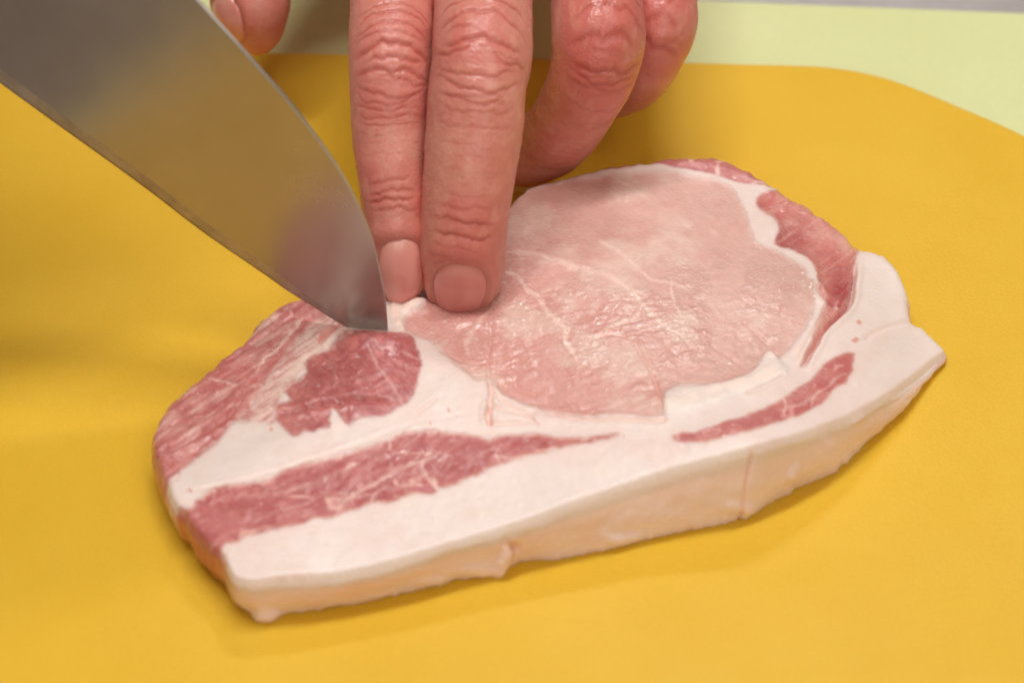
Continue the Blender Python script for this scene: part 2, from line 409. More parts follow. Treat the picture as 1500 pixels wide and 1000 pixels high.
MID = [(496, 490), (510, 482), (540, 486), (576, 487), (596, 488), (606, 497), (612, 515), (618, 532), (614, 548), (611, 562), (606, 578), (600, 590), (588, 596), (576, 603), (560, 610), (545, 612), (530, 612), (516, 620),
       (506, 622), (496, 610), (488, 600), (484, 612), (484, 626), (470, 628), (460, 634), (448, 630), (438, 636), (428, 640), (418, 630), (406, 618), (398, 605), (406, 592), (424, 585), (414, 570), (422, 558), (438, 556), (448, 548), (446, 534), (458, 520), (478, 512), (488, 500)]
STRIP = [(278, 745), (292, 730), (314, 716), (335, 709), (365, 706), (397, 700), (410, 688), (430, 682), (476, 674), (500, 666), (526, 657), (560, 645), (595, 633), (640, 630), (680, 634), (714, 643), (722, 640),
         (739, 636), (770, 634), (800, 636), (822, 641), (850, 640), (890, 635), (908, 633), (906, 638), (880, 646), (850, 651), (822, 656), (800, 662), (775, 667), (750, 675), (730, 683), (708, 690), (690, 700), (666, 708),
         (642, 714), (635, 700), (640, 722), (610, 722), (594, 727), (575, 736), (545, 738), (520, 748), (500, 752), (488, 757), (460, 760), (440, 768), (415, 773), (385, 780), (357, 788), (350, 796), (338, 798), (326, 802), (322, 830), (250, 790), (260, 740)]
STRIP2 = [(984, 640), (1000, 634), (1025, 629), (1050, 621), (1075, 612), (1100, 604), (1125, 594), (1150, 582), (1170, 568), (1185, 556), (1205, 538), (1222, 524), (1240, 516), (1251, 519), (1248, 530), (1251, 542), (1246, 552),
          (1238, 562), (1226, 568), (1218, 578), (1206, 590), (1190, 596), (1175, 608), (1155, 613), (1135, 620), (1110, 627), (1085, 634), (1050, 643), (1020, 648), (995, 648)]
CAP = [(1107, 300), (1112, 286), (1130, 278), (1160, 268), (1215, 300), (1262, 345), (1258, 366), (1252, 385), (1250, 410), (1246, 436), (1240, 452), (1228, 466), (1214, 478), (1200, 495), (1188, 515), (1173, 536), (1171, 534), (1182, 514),
       (1189, 498), (1191, 485), (1200, 462), (1208, 440), (1203, 428), (1197, 412), (1195, 396), (1184, 380), (1170, 370), (1155, 364), (1136, 358), (1136, 345), (1141, 335), (1134, 322), (1120, 314)]
BACK = [(879, 246), (905, 240), (940, 232), (985, 224), (1022, 222), (1052, 224), (1085, 238), (1124, 258), (1130, 270), (1095, 270), (1078, 266), (1060, 261), (1030, 252), (1005, 247), (985, 244), (954, 238), (925, 243), (900, 247)]
FLAP = [(974, 580), (985, 570), (1030, 565), (1060, 560), (1095, 548), (1112, 534), (1122, 517), (1132, 515), (1146, 532), (1154, 545), (1136, 556), (1110, 568), (1080, 580), (1040, 594), (1005, 603), (978, 608), (972, 600)]
FAT = lin((234, 216, 208)); FATP = lin((232, 196, 187)); FATY = lin((233, 207, 180))
X = P[:, 0] / 7.8; Y = P[:, 1] / 5.22                               # millimetres on the face
wu = (fbm(X / 2.2, Y / 2.2, 11, 3) - 0.5) * 11; wv = (fbm(X / 2.2, Y / 2.2, 31, 3) - 0.5) * 8
wf = (fbm(X / 0.6, Y / 0.6, 51, 2) - 0.5) * 4.5
PW = P + np.c_[wu + wf, wv + wf * 0.5]; PS = P + np.c_[wu, wv] * 0.35 + np.c_[wf, -wf] * 0.3
SD = {k: poly_sdf(q, smooth_poly(v, True, 3)) for k, v, q in (('LOIN', LOIN, PS + np.c_[wu, wv] * .35), ('TAIL', TAIL, PS), ('MID', MID, P + (PW - P) * 0.62), ('STRIP', STRIP, P + (PW - P) * 0.70), ('STRIP2', STRIP2, PS + np.c_[wu, wv] * .4), ('CAP', CAP, PS), ('BACK', BACK, PS), ('FLAP', FLAP, P))}
col = np.tile(FAT, (len(P), 1)); wet = np.full(len(P), 0.17)
f1 = fbm(X / 9, Y / 9, 71, 4); f2 = fbm(X / 3, Y / 3, 81, 4); f3 = fbm(X / 0.8, Y / 0.8, 91, 3)
col = mix(col, FATP, sm(0.45, 0.75, f1) * 0.30); col = mix(col, FATY, sm(0.55, 0.8, f2) * 0.12)
# a tinge of lean shows through the fat beside each muscle
near = np.max([SD[k] for k in ('LOIN', 'TAIL', 'MID', 'STRIP', 'STRIP2', 'CAP', 'BACK')], 0)
col = mix(col, FATP, np.exp(-np.clip(-near, 0, None) / 7.0) * 0.45)
def rot(x, y, a): c, s = math.cos(a), math.sin(a); return x * c - y * s, x * s + y * c
def put(k, c, m_edge=(-1.0, 1.2), w_=0.6):
    global col, wet
    m = sm(*m_edge, SD[k]); col = mix(col, c, m); wet = wet + (w_ - wet) * m
ax, ay = rot(X, Y, math.radians(35)); fib = fbm(ax / 0.45, ay / 3.0, 101, 3)
ax2, ay2 = rot(X, Y, math.radians(-45)); fib2 = fbm(ax2 / 0.5, ay2 / 4.5, 111, 3)
# loin: pale at the right and top, pinker at the lower left
c = mix(np.tile(lin((219, 173, 162)), (len(P), 1)), lin((214, 152, 142)), sm(1050, 640, P[:, 0] - 0.6 * (P[:, 1] - 400)) * 0.85)
c = mix(c, lin((230, 200, 186)), sm(0.42, 0.68, f1) * 0.6); c = mix(c, lin((208, 134, 126)), sm(0.5, 0.8, f2) * 0.25)
c = mix(c, lin((238, 200, 188)), sm(0.55, 0.8, fib) * 0.16); c = mix(c, lin((205, 120, 112)), sm(0.6, 0.85, f3) * 0.12)
put('LOIN', c, (-4, 5), 1.0)
# tail muscle, streaked
c = mix(np.tile(lin((192, 106, 102)), (len(P), 1)), lin((214, 146, 138)), sm(0.42, 0.7, fib2) * 0.7)
c = mix(c, lin((232, 186, 176)), sm(0.62, 0.74, fbm(ax2 / 0.9, ay2 / 5.5, 121, 4)) * 0.65); c = mix(c, lin((172, 76, 78)), sm(0.55, 0.8, f2) * 0.45)
c = mix(c, lin((225, 160, 152)), sm(0.5, 0.72, fbm(X / 4.2, Y / 4.2, 127, 3)) * 0.4)
put('TAIL', c, (-3.5, 4.0), 0.75)
c = mix(np.tile(lin((174, 88, 88)), (len(P), 1)), lin((192, 114, 109)), sm(0.4, 0.7, fib) * 0.6); c = mix(c, lin((166, 72, 76)), sm(0.5, 0.75, f2) * 0.45)
c = mix(c, lin((212, 124, 116)), sm(0.56, 0.75, fbm(X / 1.7, Y / 1.7, 131, 3)) * 0.45)
c = mix(c, lin((214, 136, 126)), sm(470, 410, P[:, 0]) * 0.5)
put('MID', c, (-2.4, 4.0), 0.75)
lob = ridge(X / 6.5 + 0.35 * f2, Y / 6.5, 141, 2)                       # lobes parted by thin fat
c = mix(np.tile(lin((178, 90, 90)), (len(P), 1)), lin((196, 114, 108)), sm(0.4, 0.7, f2) * 0.6); c = mix(c, lin((168, 68, 74)), sm(0.5, 0.8, f3) * 0.35)
mar = sm(0.80, 0.93, lob) * sm(0.42, 0.60, fbm(X / 7, Y / 7, 151, 2)); low = sm(-4, 26, 40 - SD['STRIP'])
c = mix(c, lin((232, 180, 168)), mar * 0.75)
c = mix(c, lin((220, 158, 150)), sm(0.58, 0.70, fbm(ax2 / 1.0, ay2 / 1.0 * 0.35, 161, 4)) * 0.28)
c = mix(c, lin((222, 150, 132)), sm(8, 0, SD['STRIP']) * 0.6)
put('STRIP', c, (-3.2, 5.0), 0.5)
lob2 = ridge(X / 3.6, Y / 3.6, 171, 2)
c = mix(np.tile(lin((190, 102, 100)), (len(P), 1)), lin((208, 132, 124)), sm(0.4, 0.7, f2) * 0.6)
c = mix(c, lin((230, 172, 162)), sm(0.84, 0.94, lob2) * 0.6); c = mix(c, lin((224, 150, 130)), sm(6, 0, SD['STRIP2']) * 0.6)
put('STRIP2', c, (-2.0, 3.0), 0.45)
c = mix(np.tile(lin((204, 118, 112)), (len(P), 1)), lin((222, 160, 148)), sm(0.4, 0.66, f1 * 0.5 + 0.5 * f2) * 0.8)
c = mix(c, lin((160, 44, 52)), np.exp(-((P[:, 0] - 1232) ** 2 / 18 ** 2 + (P[:, 1] - 425) ** 2 / 34 ** 2)) * 0.9)
c = mix(c, lin((168, 62, 72)), np.exp(-((P[:, 0] - 1155) ** 2 / 26 ** 2 + (P[:, 1] - 345) ** 2 / 16 ** 2)) * 0.8)
c = mix(c, lin((232, 172, 158)), sm(455, 480, P[:, 1]) * 0.6); c = mix(c, lin((236, 190, 160)), sm(1225, 1262, P[:, 0]) * sm(400, 350, P[:, 1]) * 0.6)
c = mix(c, lin((228, 168, 158)), sm(0.62, 0.76, fib2) * 0.5)
put('CAP', c, (-2.0, 3.0), 0.85)
c = mix(np.tile(lin((196, 112, 108)), (len(P), 1)), lin((172, 80, 80)), sm(0.4, 0.7, f2) * 0.6)
c = mix(c, lin((236, 192, 182)), sm(0.80, 0.92, ridge(X / 5.5, Y / 4.0, 181, 2)) * 0.8)
put('BACK', c, (-1.2, 1.6), 0.5)
put('FLAP', mix(np.tile(FAT, (len(P), 1)), lin((246, 226, 214)), sm(.3, .7, f2)), (-1, 1.2), 0.25)
FASR = [(350, 616), (372, 588), (398, 548), (420, 518), (445, 488), (470, 460), (505, 470), (506, 484), (470, 512), (450, 530), (432, 558), (412, 576), (404, 600), (402, 622), (380, 616)]
m = sm(-5, 6, poly_sdf(PW, smooth_poly(FASR, True, 3)))
st_ = fbm(ax2 / 0.55, ay2 / 7.0, 241, 4)
c = mix(np.tile(lin((238, 200, 190)), (len(P), 1)), lin((198, 108, 104)), sm(0.40, 0.58, st_) * 0.9); c = mix(c, lin((224, 160, 150)), sm(0.45, 0.7, f2) * 0.4)
col = mix(col, c, m * 0.85); wet = wet + (0.8 - wet) * m
# fascia, veins of fat: (points, half-width px, strength, raise mm)
FASC = [([(504, 468), (488, 486), (468, 500), (452, 516), (438, 534), (424, 552), (410, 570), (398, 586), (386, 602), (370, 612)], 8, 0.6, 0.15),
        ([(520, 480), (500, 492), (480, 508), (460, 514)], 9, 0.8, 0.2),
        ([(448, 512), (440, 540), (420, 562), (416, 584)], 6, 0.7, 0.1),
        ([(444, 468), (425, 492), (405, 515), (385, 530), (376, 548)], 3.2, 0.8, 0.1), ([(360, 500), (385, 482), (410, 462)], 4, 0.6, 0.1), ([(303, 556), (330, 562), (350, 566)], 2.5, 0.6, 0.05),
        ([(225, 612), (250, 588), (290, 552), (330, 520), (352, 502)], 4.5, 0.75, 0.0), ([(378, 480), (392, 470), (404, 462)], 6, 0.6, 0.1),
        ([(382, 604), (370, 590), (384, 568), (398, 556)], 7, 0.55, 0.1),
        ([(540, 513), (550, 528), (558, 546), (570, 562), (583, 578), (590, 592)], 2.8, 0.5, -0.1), ([(588, 518), (604, 522)], 2.5, .5, 0), ([(490, 545), (492, 560), (488, 572)], 2, .5, 0),
        ([(879, 353), (900, 366), (925, 385), (954, 410), (983, 414), (1008, 424)], 3.4, 0.75, 0.05), ([(983, 412), (984, 434), (998, 466)], 3.0, 0.65, 0.05), ([(925, 385), (938, 378)], 2, .5, 0),
        ([(740, 368), (760, 369), (785, 373), (822, 384), (838, 392), (868, 398), (890, 404), (915, 420), (932, 435), (948, 452), (983, 484), (1012, 500)], 4.2, 0.70, 0.05),
        ([(830, 388), (850, 394), (868, 398)], 6.5, .6, .1), ([(742, 398), (756, 404), (772, 422), (786, 434), (800, 455), (822, 478), (829, 488), (828, 502), (838, 515), (845, 530)], 4.4, 0.85, 0.08),
        ([(786, 432), (805, 424), (822, 420)], 2.2, 0.5, 0), ([(786, 434), (810, 434), (826, 440)], 2, 0.45, 0),
        ([(940, 452), (925, 464), (906, 474), (888, 482), (872, 494), (858, 502)], 4.0, 0.65, 0.12), ([(722, 448), (712, 462), (702, 475), (690, 490), (682, 508), (688, 524)], 5, 0.55, 0.1),
        ([(722, 430), (724, 448)], 4, .5, 0), ([(735, 470), (745, 482), (756, 490)], 2, .4, 0), ([(880, 250), (905, 262), (925, 276), (950, 292)], 3, 0.4, 0), ([(740, 490), (734, 520), (730, 545)], 2, .25, 0),
        ([(1040, 335), (1052, 344)], 4, .4, 0), ([(1000, 330), (1010, 336)], 4, .35, 0), ([(1205, 420), (1204, 450), (1196, 480), (1178, 508), (1166, 530)], 9, 0.45, 0.1),
        ([(590, 455), (608, 446), (625, 440)], 9, 0.9, 0.5), ([(576, 440), (580, 470), (592, 486)], 9, 0.9, 0.4),
        # fat seams between the lobes of the long lean strip
        ([(490, 756), (500, 738), (520, 724), (560, 700), (600, 680), (640, 668)], 3.4, 0.75, 0), ([(600, 727), (595, 712), (612, 700), (630, 690)], 3, .6, 0), ([(640, 716), (625, 694), (618, 674), (636, 662), (660, 668)], 3.6, 0.8, 0),
        ([(545, 738), (548, 722), (566, 712)], 2.6, .6, 0), ([(500, 722), (530, 726), (545, 722)], 3, .7, 0), ([(340, 780), (370, 764), (400, 750), (432, 742), (470, 726)], 2.6, .5, 0), ([(735, 682), (728, 664), (736, 650)], 2.2, .4, 0),
        ([(360, 725), (400, 722), (440, 712), (480, 700), (520, 680)], 5, .35, 0),
        ([(1146, 610), (1152, 596), (1150, 584)], 2.2, .6, 0), ([(1152, 596), (1175, 590), (1200, 575), (1226, 556)], 2.2, .55, 0), ([(1186, 594), (1196, 578)], 2, .5, 0), ([(1215, 560), (1240, 548)], 2, .5, 0),
        ([(500, 612), (498, 624), (492, 630)], 3.5, .7, 0), ([(524, 606), (524, 618)], 3.5, .7, 0), ([(448, 596), (420, 600), (400, 600)], 3, .3, 0)]
dz = np.zeros(len(P))
for pts, hw, st, up in FASC:
    lo = np.array(pts).min(0) - 30; hi = np.array(pts).max(0) + 30
    k = np.where((PW > lo).all(1) & (PW < hi).all(1))[0]
    if len(k) == 0: continue
    d, t = line_dist(P[k] + np.c_[wu + wf, wv + wf][k] * 0.55, smooth_poly(pts, False, 4)); wid = hw * (0.55 + 0.9 * fbm(X[k] / 2.0, Y[k] / 2.0, 191, 2)) * (0.5 + 0.5 * sm(0, 0.15, t) * sm(1, 0.85, t))
    m = sm(1.0, 0.15, d / wid / 1.25) * st * (0.25 + 1.1 * fbm(X[k] / 1.1, Y[k] / 1.1, 195, 2))
    m = np.clip(m * np.where((SD['STRIP'][k] > 0) | (SD['MID'][k] > 0), 0.52, 0.85), 0, 1); col[k] = mix(col[k], lin((246, 214, 200)), m); wet[k] *= 1 - 0.45 * m
    dz[k] += up * m
# specks of blood
for (sx, sy, r_) in [(397, 628, 3.5), (658, 604, 3), (630, 622, 2.5), (1258, 472, 4), (1253, 498, 5), (659, 500, 2.5), (278, 718, 3), (914, 638, 1.5), (552, 578, 1.5)]:
    d = np.hypot(P[:, 0] - sx, P[:, 1] - sy); col = mix(col, lin((216, 134, 118)), sm(r_ * 1.3, r_ * 0.4, d + wf) * 0.8)

# --- relief (mm)
creases = [([(720, 470), (718, 500), (716, 530), (717, 556)], 2.6, 0.13), ([(717, 556), (719, 580), (718, 604), (716, 625)], 3.2, 0.6), ([(719, 572), (735, 588), (760, 600), (790, 606)], 3.0, 0.5), ([(717, 598), (740, 600), (765, 608), (785, 616)], 2.8, 0.55),
           ([(717, 622), (740, 620), (775, 618), (790, 622)], 2.5, 0.4), ([(720, 596), (712, 610), (720, 624)], 3, 0.7), ([(791, 603), (850, 613), (910, 613), (965, 616), (974, 610)], 2.8, 0.55),
           ([(930, 500), (942, 525), (954, 545), (964, 570), (972, 605)], 2.2, 0.26), ([(465, 502), (485, 484), (505, 470)], 3, 1.2), ([(402, 606), (440, 600), (480, 592), (520, 588), (575, 590)], 3.2, 0.6),
           ([(1173, 540), (1185, 520), (1196, 500), (1206, 482), (1222, 466), (1240, 450), (1247, 434), (1250, 405), (1254, 372)], 3.4, 1.3), ([(1150, 548), (1130, 562), (1090, 578)], 2.0, 0.3),
           ([(1197, 412), (1204, 430), (1216, 440), (1236, 446)], 3, 0.7), ([(223, 672), (240, 664), (270, 650), (300, 632), (330, 612), (345, 596), (370, 560)], 3.0, 0.7), ([(244, 676), (262, 694), (240, 710)], 2, 0.3),
           ([(610, 606), (628, 594), (640, 586)], 2.4, 0.35), ([(270, 720), (340, 706), (420, 684), (520, 652), (600, 622), (700, 606)], 2.0, 0.16), ([(752, 560), (765, 570), (790, 578)], 3.0, 0.35),
           ([(1336, 470), (1300, 478), (1260, 500)], 3, 0.3), ([(1120, 268), (1150, 285), (1108, 300)], 3, 0.3), ([(330, 535), (380, 500), (440, 460)], 2.4, 0.35), ([(930, 500), (900, 490), (870, 496)], 2, .25),
           ([(1040, 505), (1080, 530), (1100, 545)], 2.2, 0.12), ([(1085, 470), (1120, 500), (1145, 525)], 2.2, 0.15)]
for pts, wd, dp in creases:
    lo = np.array(pts).min(0) - 30; hi = np.array(pts).max(0) + 30
    k = np.where((P > lo).all(1) & (P < hi).all(1))[0]
    d, t = line_dist(P[k] + np.c_[wu, wv][k] * 0.25, smooth_poly(pts, False, 4)); fade = sm(0, 0.12, t) * sm(1, 0.88, t)
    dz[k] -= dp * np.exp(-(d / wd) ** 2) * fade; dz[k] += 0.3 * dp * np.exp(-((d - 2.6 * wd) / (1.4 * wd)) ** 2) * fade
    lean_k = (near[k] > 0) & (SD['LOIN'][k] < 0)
    col[k] = mix(col[k], np.where(lean_k[:, None], lin((150, 52, 54)), lin((222, 134, 112))), np.exp(-(d / wd) ** 2) * fade * np.where(lean_k, 0.5, 0.36) * min(1, dp))  # fold shadow put into the colour along the lean creases
dz += 0.55 * sm(0, 45, SD['MID']) + 0.45 * sm(0, 30, SD['TAIL']) - 0.25 * sm(-5, 6, SD['LOIN']) + 0.35 * sm(0, 60, SD['LOIN']) - 0.8 * sm(0, 14, SD['CAP']) + 0.42 * sm(-7, 8, SD['FLAP']) - 0.10 * sm(0, 6, SD['STRIP']) + 0.35 * sm(0, 12, SD['BACK'])
lump = np.exp(-(((P[:, 0] - 672) / 55) ** 2 + ((P[:, 1] - 572) / 42) ** 2)); dz += 0.9 * lump * (SD['LOIN'] < 0) * sm(0, -8, SD['LOIN'])
dz += 1.3 * np.exp(-(((P[:, 0] - 622) / 26) ** 2 + ((P[:, 1] - 446) / 10) ** 2))       # fat squeezed up before the fingers
dz -= 1.9 * np.exp(-(((P[:, 0] - 672) / 50) ** 2 + ((P[:, 1] - 428) / 24) ** 2)); dz += 0.8 * np.exp(-(((P[:, 0] - 690) / 60) ** 2 + ((P[:, 1] - 472) / 12) ** 2))
dz += 1.6 * np.exp(-(((P[:, 0] - 545) / 42) ** 2 + ((P[:, 1] - 502) / 14) ** 2)) * (SD['MID'] > -6)   # lip lifted by the blade
dz -= 1.1 * np.exp(-(((P[:, 0] - 520) / 60) ** 2 + ((P[:, 1] - 474 - 0.1 * (P[:, 0] - 520)) / 6) ** 2))
rdg = ridge(ax2 / 1.5, ay2 / 3.2, 201, 3); rx, ry = rot(X, Y, math.radians(20)); rdg2 = ridge(rx / 3.4, ry / 1.1, 211, 3)
wetzone = sm(-4, 6, SD['LOIN']) * (0.35 + 0.65 * np.clip(sm(380, 560, P[:, 1]) * 1.0 + 0.0, 0, 1))
patch = sm(0.40, 0.62, fbm(X / 6.5, Y / 6.5, 221, 3))
dz += (rdg2 - 0.6) * 0.36 * wetzone * (0.30 + 0.7 * patch)
leanz = np.clip(sm(0, 4, SD['TAIL']) + sm(0, 4, SD['MID']) * 0.8 + sm(0, 4, SD['STRIP']) * 0.5 + sm(0, 4, SD['CAP']), 0, 1)
dz += (rdg - 0.6) * 0.34 * leanz + (f3 - 0.5) * (0.02 + 0.10 * np.clip(leanz + wetzone, 0, 1)) + (f2 - 0.5) * 0.22 + (f1 - 0.5) * 0.5
fatz = 1 - np.clip(leanz + wetzone, 0, 1); dz += fatz * (fbm(X / 5, Y / 1.6, 231, 3) - 0.5) * 0.07
wet = np.clip(wet * (0.35 + 0.85 * patch), 0, 1); wet *= np.where(SD['LOIN'] > 0, 0.30 + 0.70 * np.clip(sm(330, 480, P[:, 1]), 0, 1), 1.0)
# rounding towards the rim
frontish = np.exp(-((poly_sdf(P, OL) * 0) ** 2))
sdmm = np.clip(sd, 0, None) / 6.5; rr = 1.9 - 0.5 * sm(-8, 10, P[:, 1] - np.interp(P[:, 0], [330, 500, 720, 900, 1100, 1200, 1386], [800, 800, 745, 690, 620, 595, 490]))
dz -= rr * (1 - np.sqrt(np.clip(1 - (1 - np.clip(sdmm / rr, 0, 1)) ** 2, 0, 1)))
H = height0(P0)
Z = on_z(P[:, 0], P[:, 1], H); Z[:, 2] += dz
TOPN = vnormals(Z, Q)
flip = TOPN[:, 2].mean() < 0
if flip: Q = Q[:, ::-1]; TOPN = -TOPN

# --- walls
NR = 34
L = len(loop); top = Z[loop]; par_i = par
ctr2 = top.copy()
tg = np.roll(top, -1, 0) - np.roll(top, 1, 0); tg[:, 2] = 0; tg /= np.maximum(np.linalg.norm(tg, axis=1), 1e-9)[:, None]
nn = np.c_[tg[:, 1], -tg[:, 0]]
cen = top[:, :2].mean(0)
if ((top[:, :2] - cen) * nn).sum() < 0: nn = -nn
# smooth outward normals along the loop
for _ in range(25): nn = (np.roll(nn, 1, 0) + nn * 2 + np.roll(nn, -1, 0)) / 4
nn /= np.linalg.norm(nn, axis=1)[:, None]
ctrl = np.full((len(outline) + 1, 2), np.nan)
for k in range(n_front):
    b = FRONT[k][1]; ctrl[n_out - 1 + k] = on_z(b[0], b[1], 0.0)[:2]
bot = top[:, :2] - nn * 1.6
fi = (par_i >= n_out - 1) & (par_i <= n_out + n_front - 2)
kk = np.clip(np.floor(par_i).astype(int), n_out - 1, n_out + n_front - 3); tt = np.clip(par_i - kk, 0, 1)
fb = ctrl[kk] * (1 - tt)[:, None] + ctrl[kk + 1] * tt[:, None]
wfr = sm(n_out - 1, n_out + 0.6, par_i) * sm(n_out + n_front - 2, n_out + n_front - 3.4, par_i)
bot = bot * (1 - wfr)[:, None] + np.where(fi[:, None], fb, 0) * wfr[:, None]
for _ in range(6): bot = (np.roll(bot, 1, 0) + bot * 2 + np.roll(bot, -1, 0)) / 4
sv = np.linspace(0, 1, NR + 1)[1:]
arc = np.r_[0, np.cumsum(np.linalg.norm(np.diff(top, axis=0), axis=1))]
W = []; WC = []; 
tc_ = col[loop]
for s in sv:
    z = top[:, 2] * (1 - s)
    xy = top[:, :2] * (1 - s) + bot * s
    bul = np.sin(math.pi * s) ** 0.8 * (0.9 + 1.0 * (fbm(arc / 14, 0 * arc + s * 1.2, 301, 3) - 0.5) * 2 * 0.6)
    bul = bul + (fbm(arc / 2.2, 0 * arc + s * 5, 311, 4) - 0.5) * (0.40 * s * (1.25 - s) + 0.06)
    rag = sm(0.72, 1.0, s) * (ridge(arc / 3.0, 0 * arc + 0.3, 321, 3) - 0.55) * 0.9
    xy = xy + nn * (bul + rag)[:, None]
    W.append(np.c_[xy, z + (rag * 0.0)])
W = np.array(W)
pu, pv = proj(W.reshape(-1, 3)); pu = pu.reshape(W.shape[:2]); pv = pv.reshape(W.shape[:2])
outv = np.zeros(W.shape[:2])
for (lu, lv, ru, rv, am, ang) in [(737, 820, 9, 26, 2.2, .5), (712, 836, 26, 10, 1.3, 0), (388, 899, 22, 8, 2.6, 0), (370, 905, 8, 6, 1.2, 0), (1094, 744, 14, 9, 1.2, 0), (1072, 742, 12, 8, .9, 0), (1163, 690, 8, 14, 0.9, .6), (1158, 700, 6, 8, .5, .6), (905, 790, 20, 8, 0.9, 0), (640, 852, 26, 7, .8, 0), (930, 785, 10, 6, .8, 0), (1256, 612, 10, 10, .4, 0)]:
    du = pu - lu; dv = pv - lv; a = du * math.cos(ang) + dv * math.sin(ang); b = -du * math.sin(ang) + dv * math.cos(ang)
    outv += 0.6 * am * np.exp(-((a / ru) ** 2 + (b / rv) ** 2) ** 1.4)
clu = 1104 - (pv - 650) * 0.19; cutm = np.exp(-((pu - clu) / 2.6) ** 2) * sm(648, 662, pv); outv -= 0.45 * cutm
crk = np.exp(-((pu - 752) / 9) ** 2 - ((pv - 800 - (pu - 752) * .3) / 6) ** 2); outv -= 0.9 * crk
W[..., :2] += nn[None] * (outv * wfr[None])[..., None]
AR = arc[None].repeat(NR, 0); SS = sv[:, None].repeat(L, 1)
g1_ = fbm(AR / 8, SS * 2, 401, 4); g2_ = fbm(AR / 2.0, SS * 6, 411, 3)
rind = mix(np.broadcast_to(lin((245, 218, 212)), W.shape).copy(), lin((248, 228, 230)), sm(0.25, 0.85, SS)); rind = mix(rind, lin((240, 196, 172)), np.clip(sm(0.45, 0.75, g1_) * 0.3 + 0.40 * sm(900, 420, pu) * sm(0.9, 0.3, SS), 0, 1)); rind = mix(rind, lin((248, 222, 208)), sm(0.6, 0.8, g2_) * 0.35)
rind = mix(rind, FAT, sm(0.22, 0.0, SS)); rind = mix(rind, lin((216, 150, 124)), np.clip(cutm * 0.25 + crk * 0.6, 0, 1))
rind = mix(rind, lin((226, 150, 130)), np.exp(-((pu - 1256) / 9) ** 2 - ((pv - 610) / 6) ** 2) * 0.6)
side = mix(np.broadcast_to(tc_[None], W.shape).copy(), lin((196, 84, 62)), 0.35 + 0.3 * g1_)
WCOL = mix(side, rind, wfr[None].repeat(NR, 0))
# assemble with shared normals
nV = len(Z); AV = np.r_[Z, W.reshape(-1, 3)]; AC = np.r_[col, WCOL.reshape(-1, 3)]; AW = np.r_[wet, (0.14 + 0.30 * (1 - wfr[None].repeat(NR, 0))).ravel()]
ring = [loop] + [nV + k * L + np.arange(L) for k in range(NR)]
WF = np.concatenate([np.stack([ring[k], np.roll(ring[k], -1), np.roll(ring[k + 1], -1), ring[k + 1]], -1) for k in range(NR)])
if not flip: pass
t_ = np.cross(AV[WF[:, 2]] - AV[WF[:, 0]], AV[WF[:, 3]] - AV[WF[:, 1]]); o_ = nn[np.tile(np.arange(L), NR)]
if (t_[:, :2] * o_).sum() < 0: WF = WF[:, ::-1]
AF = np.r_[Q, WF]; AN = vnormals(AV, AF)
lab = np.zeros(len(AF), int)
names = ['fat_layer', 'loin_muscle', 'tail_muscle', 'rib_muscle', 'lean_strip', 'lean_strip', 'cap_muscle', 'cap_muscle', 'fat_flap', 'rind', 'cut_side']
for i, k in enumerate(('LOIN', 'TAIL', 'MID', 'STRIP', 'STRIP2', 'CAP', 'BACK', 'FLAP')):
    s_ = SD[k][Q].mean(1); lab[:len(Q)][s_ > 0] = i + 1
lab[len(Q):] = np.where(np.tile(wfr, NR) > 0.4, np.where(np.repeat(np.arange(NR), L) < 4, 0, 9), 10)
plab = {1: 'pale pink oval loin muscle with thin veins of fat', 2: 'streaky red muscle at the left tail of the chop', 3: 'dark red muscle beside the knife tip', 4: 'long marbled red strip of lean along the fat',
        5: 'short thin red strip of lean at the right in the fat', 6: 'glossy red muscle curving round the right of the loin', 7: 'thin dark red muscle along the far edge', 8: 'white flap of fat folded over the loin edge', 9: 'thick cream coloured fat and skin edge facing front'}
chop = bpy.data.objects.new('pork_chop', None); C.objects.link(chop); chop.empty_display_size = 0.02
tag(chop, 'thick raw pork chop with white fat rim, pale pink loin and dark red lean', 'meat')
for r_ in range(11):
    f = AF[lab == r_]
    if len(f) == 0: continue
    uq, iv = np.unique(f, return_inverse=True); f = iv.reshape(f.shape)
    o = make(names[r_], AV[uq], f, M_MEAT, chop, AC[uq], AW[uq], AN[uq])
    if r_ in plab: o['label'] = plab[r_]
bot_ring = ring[-1]
o = make('underside', np.r_[AV[bot_ring] + [0, 0, 0.02]], [list(range(L))], M_MEAT, chop, AC[bot_ring], AW[bot_ring], smooth=False)

lap('chop')
# ------------------------------------------------------------------ the knife
PHI = math.radians(18)
hvec = np.array([-math.cos(PHI), math.sin(PHI), 0.0]); 
LEAN = math.radians(0)
T0 = on_z(568.0, 488.0, 12.5); T0 = np.asarray(T0)
bn = np.array([-math.sin(PHI), -math.cos(PHI), math.sin(LEAN)]); bn /= np.linalg.norm(bn)       # faces the camera side
bu = np.cross(hvec, bn); bu = bu if bu[2] > 0 else -bu
def on_blade(u, v):
    d = ray(u, v); t = ((T0 - CAM) @ bn) / (d @ bn); return CAM + d * np.asarray(t)[..., None]
EDGE = [(569, 500), (556, 498), (540, 493), (520, 485), (495, 472), (460, 450), (420, 425), (380, 397), (330, 363), (285, 331), (220, 281), (150, 230), (80, 180), (0, 122), (-90, 56), (-200, -26)]
SPINE = [(569, 492), (567.5, 470), (565, 440), (557, 395), (546, 350), (533, 315), (515, 277), (488, 232), (452, 182), (420, 142), (380, 97), (340, 52), (300, 8), (240, -60), (150, -160), (60, -262)]
ed = on_blade(*np.array(EDGE, float).T); spn = on_blade(*np.array(SPINE, float).T)
ed = smooth_poly(ed, False, 8); spn = smooth_poly(spn, False, 8); nS = len(ed)
dist_tip = np.linalg.norm((ed + spn) / 2 - ed[0], axis=1)
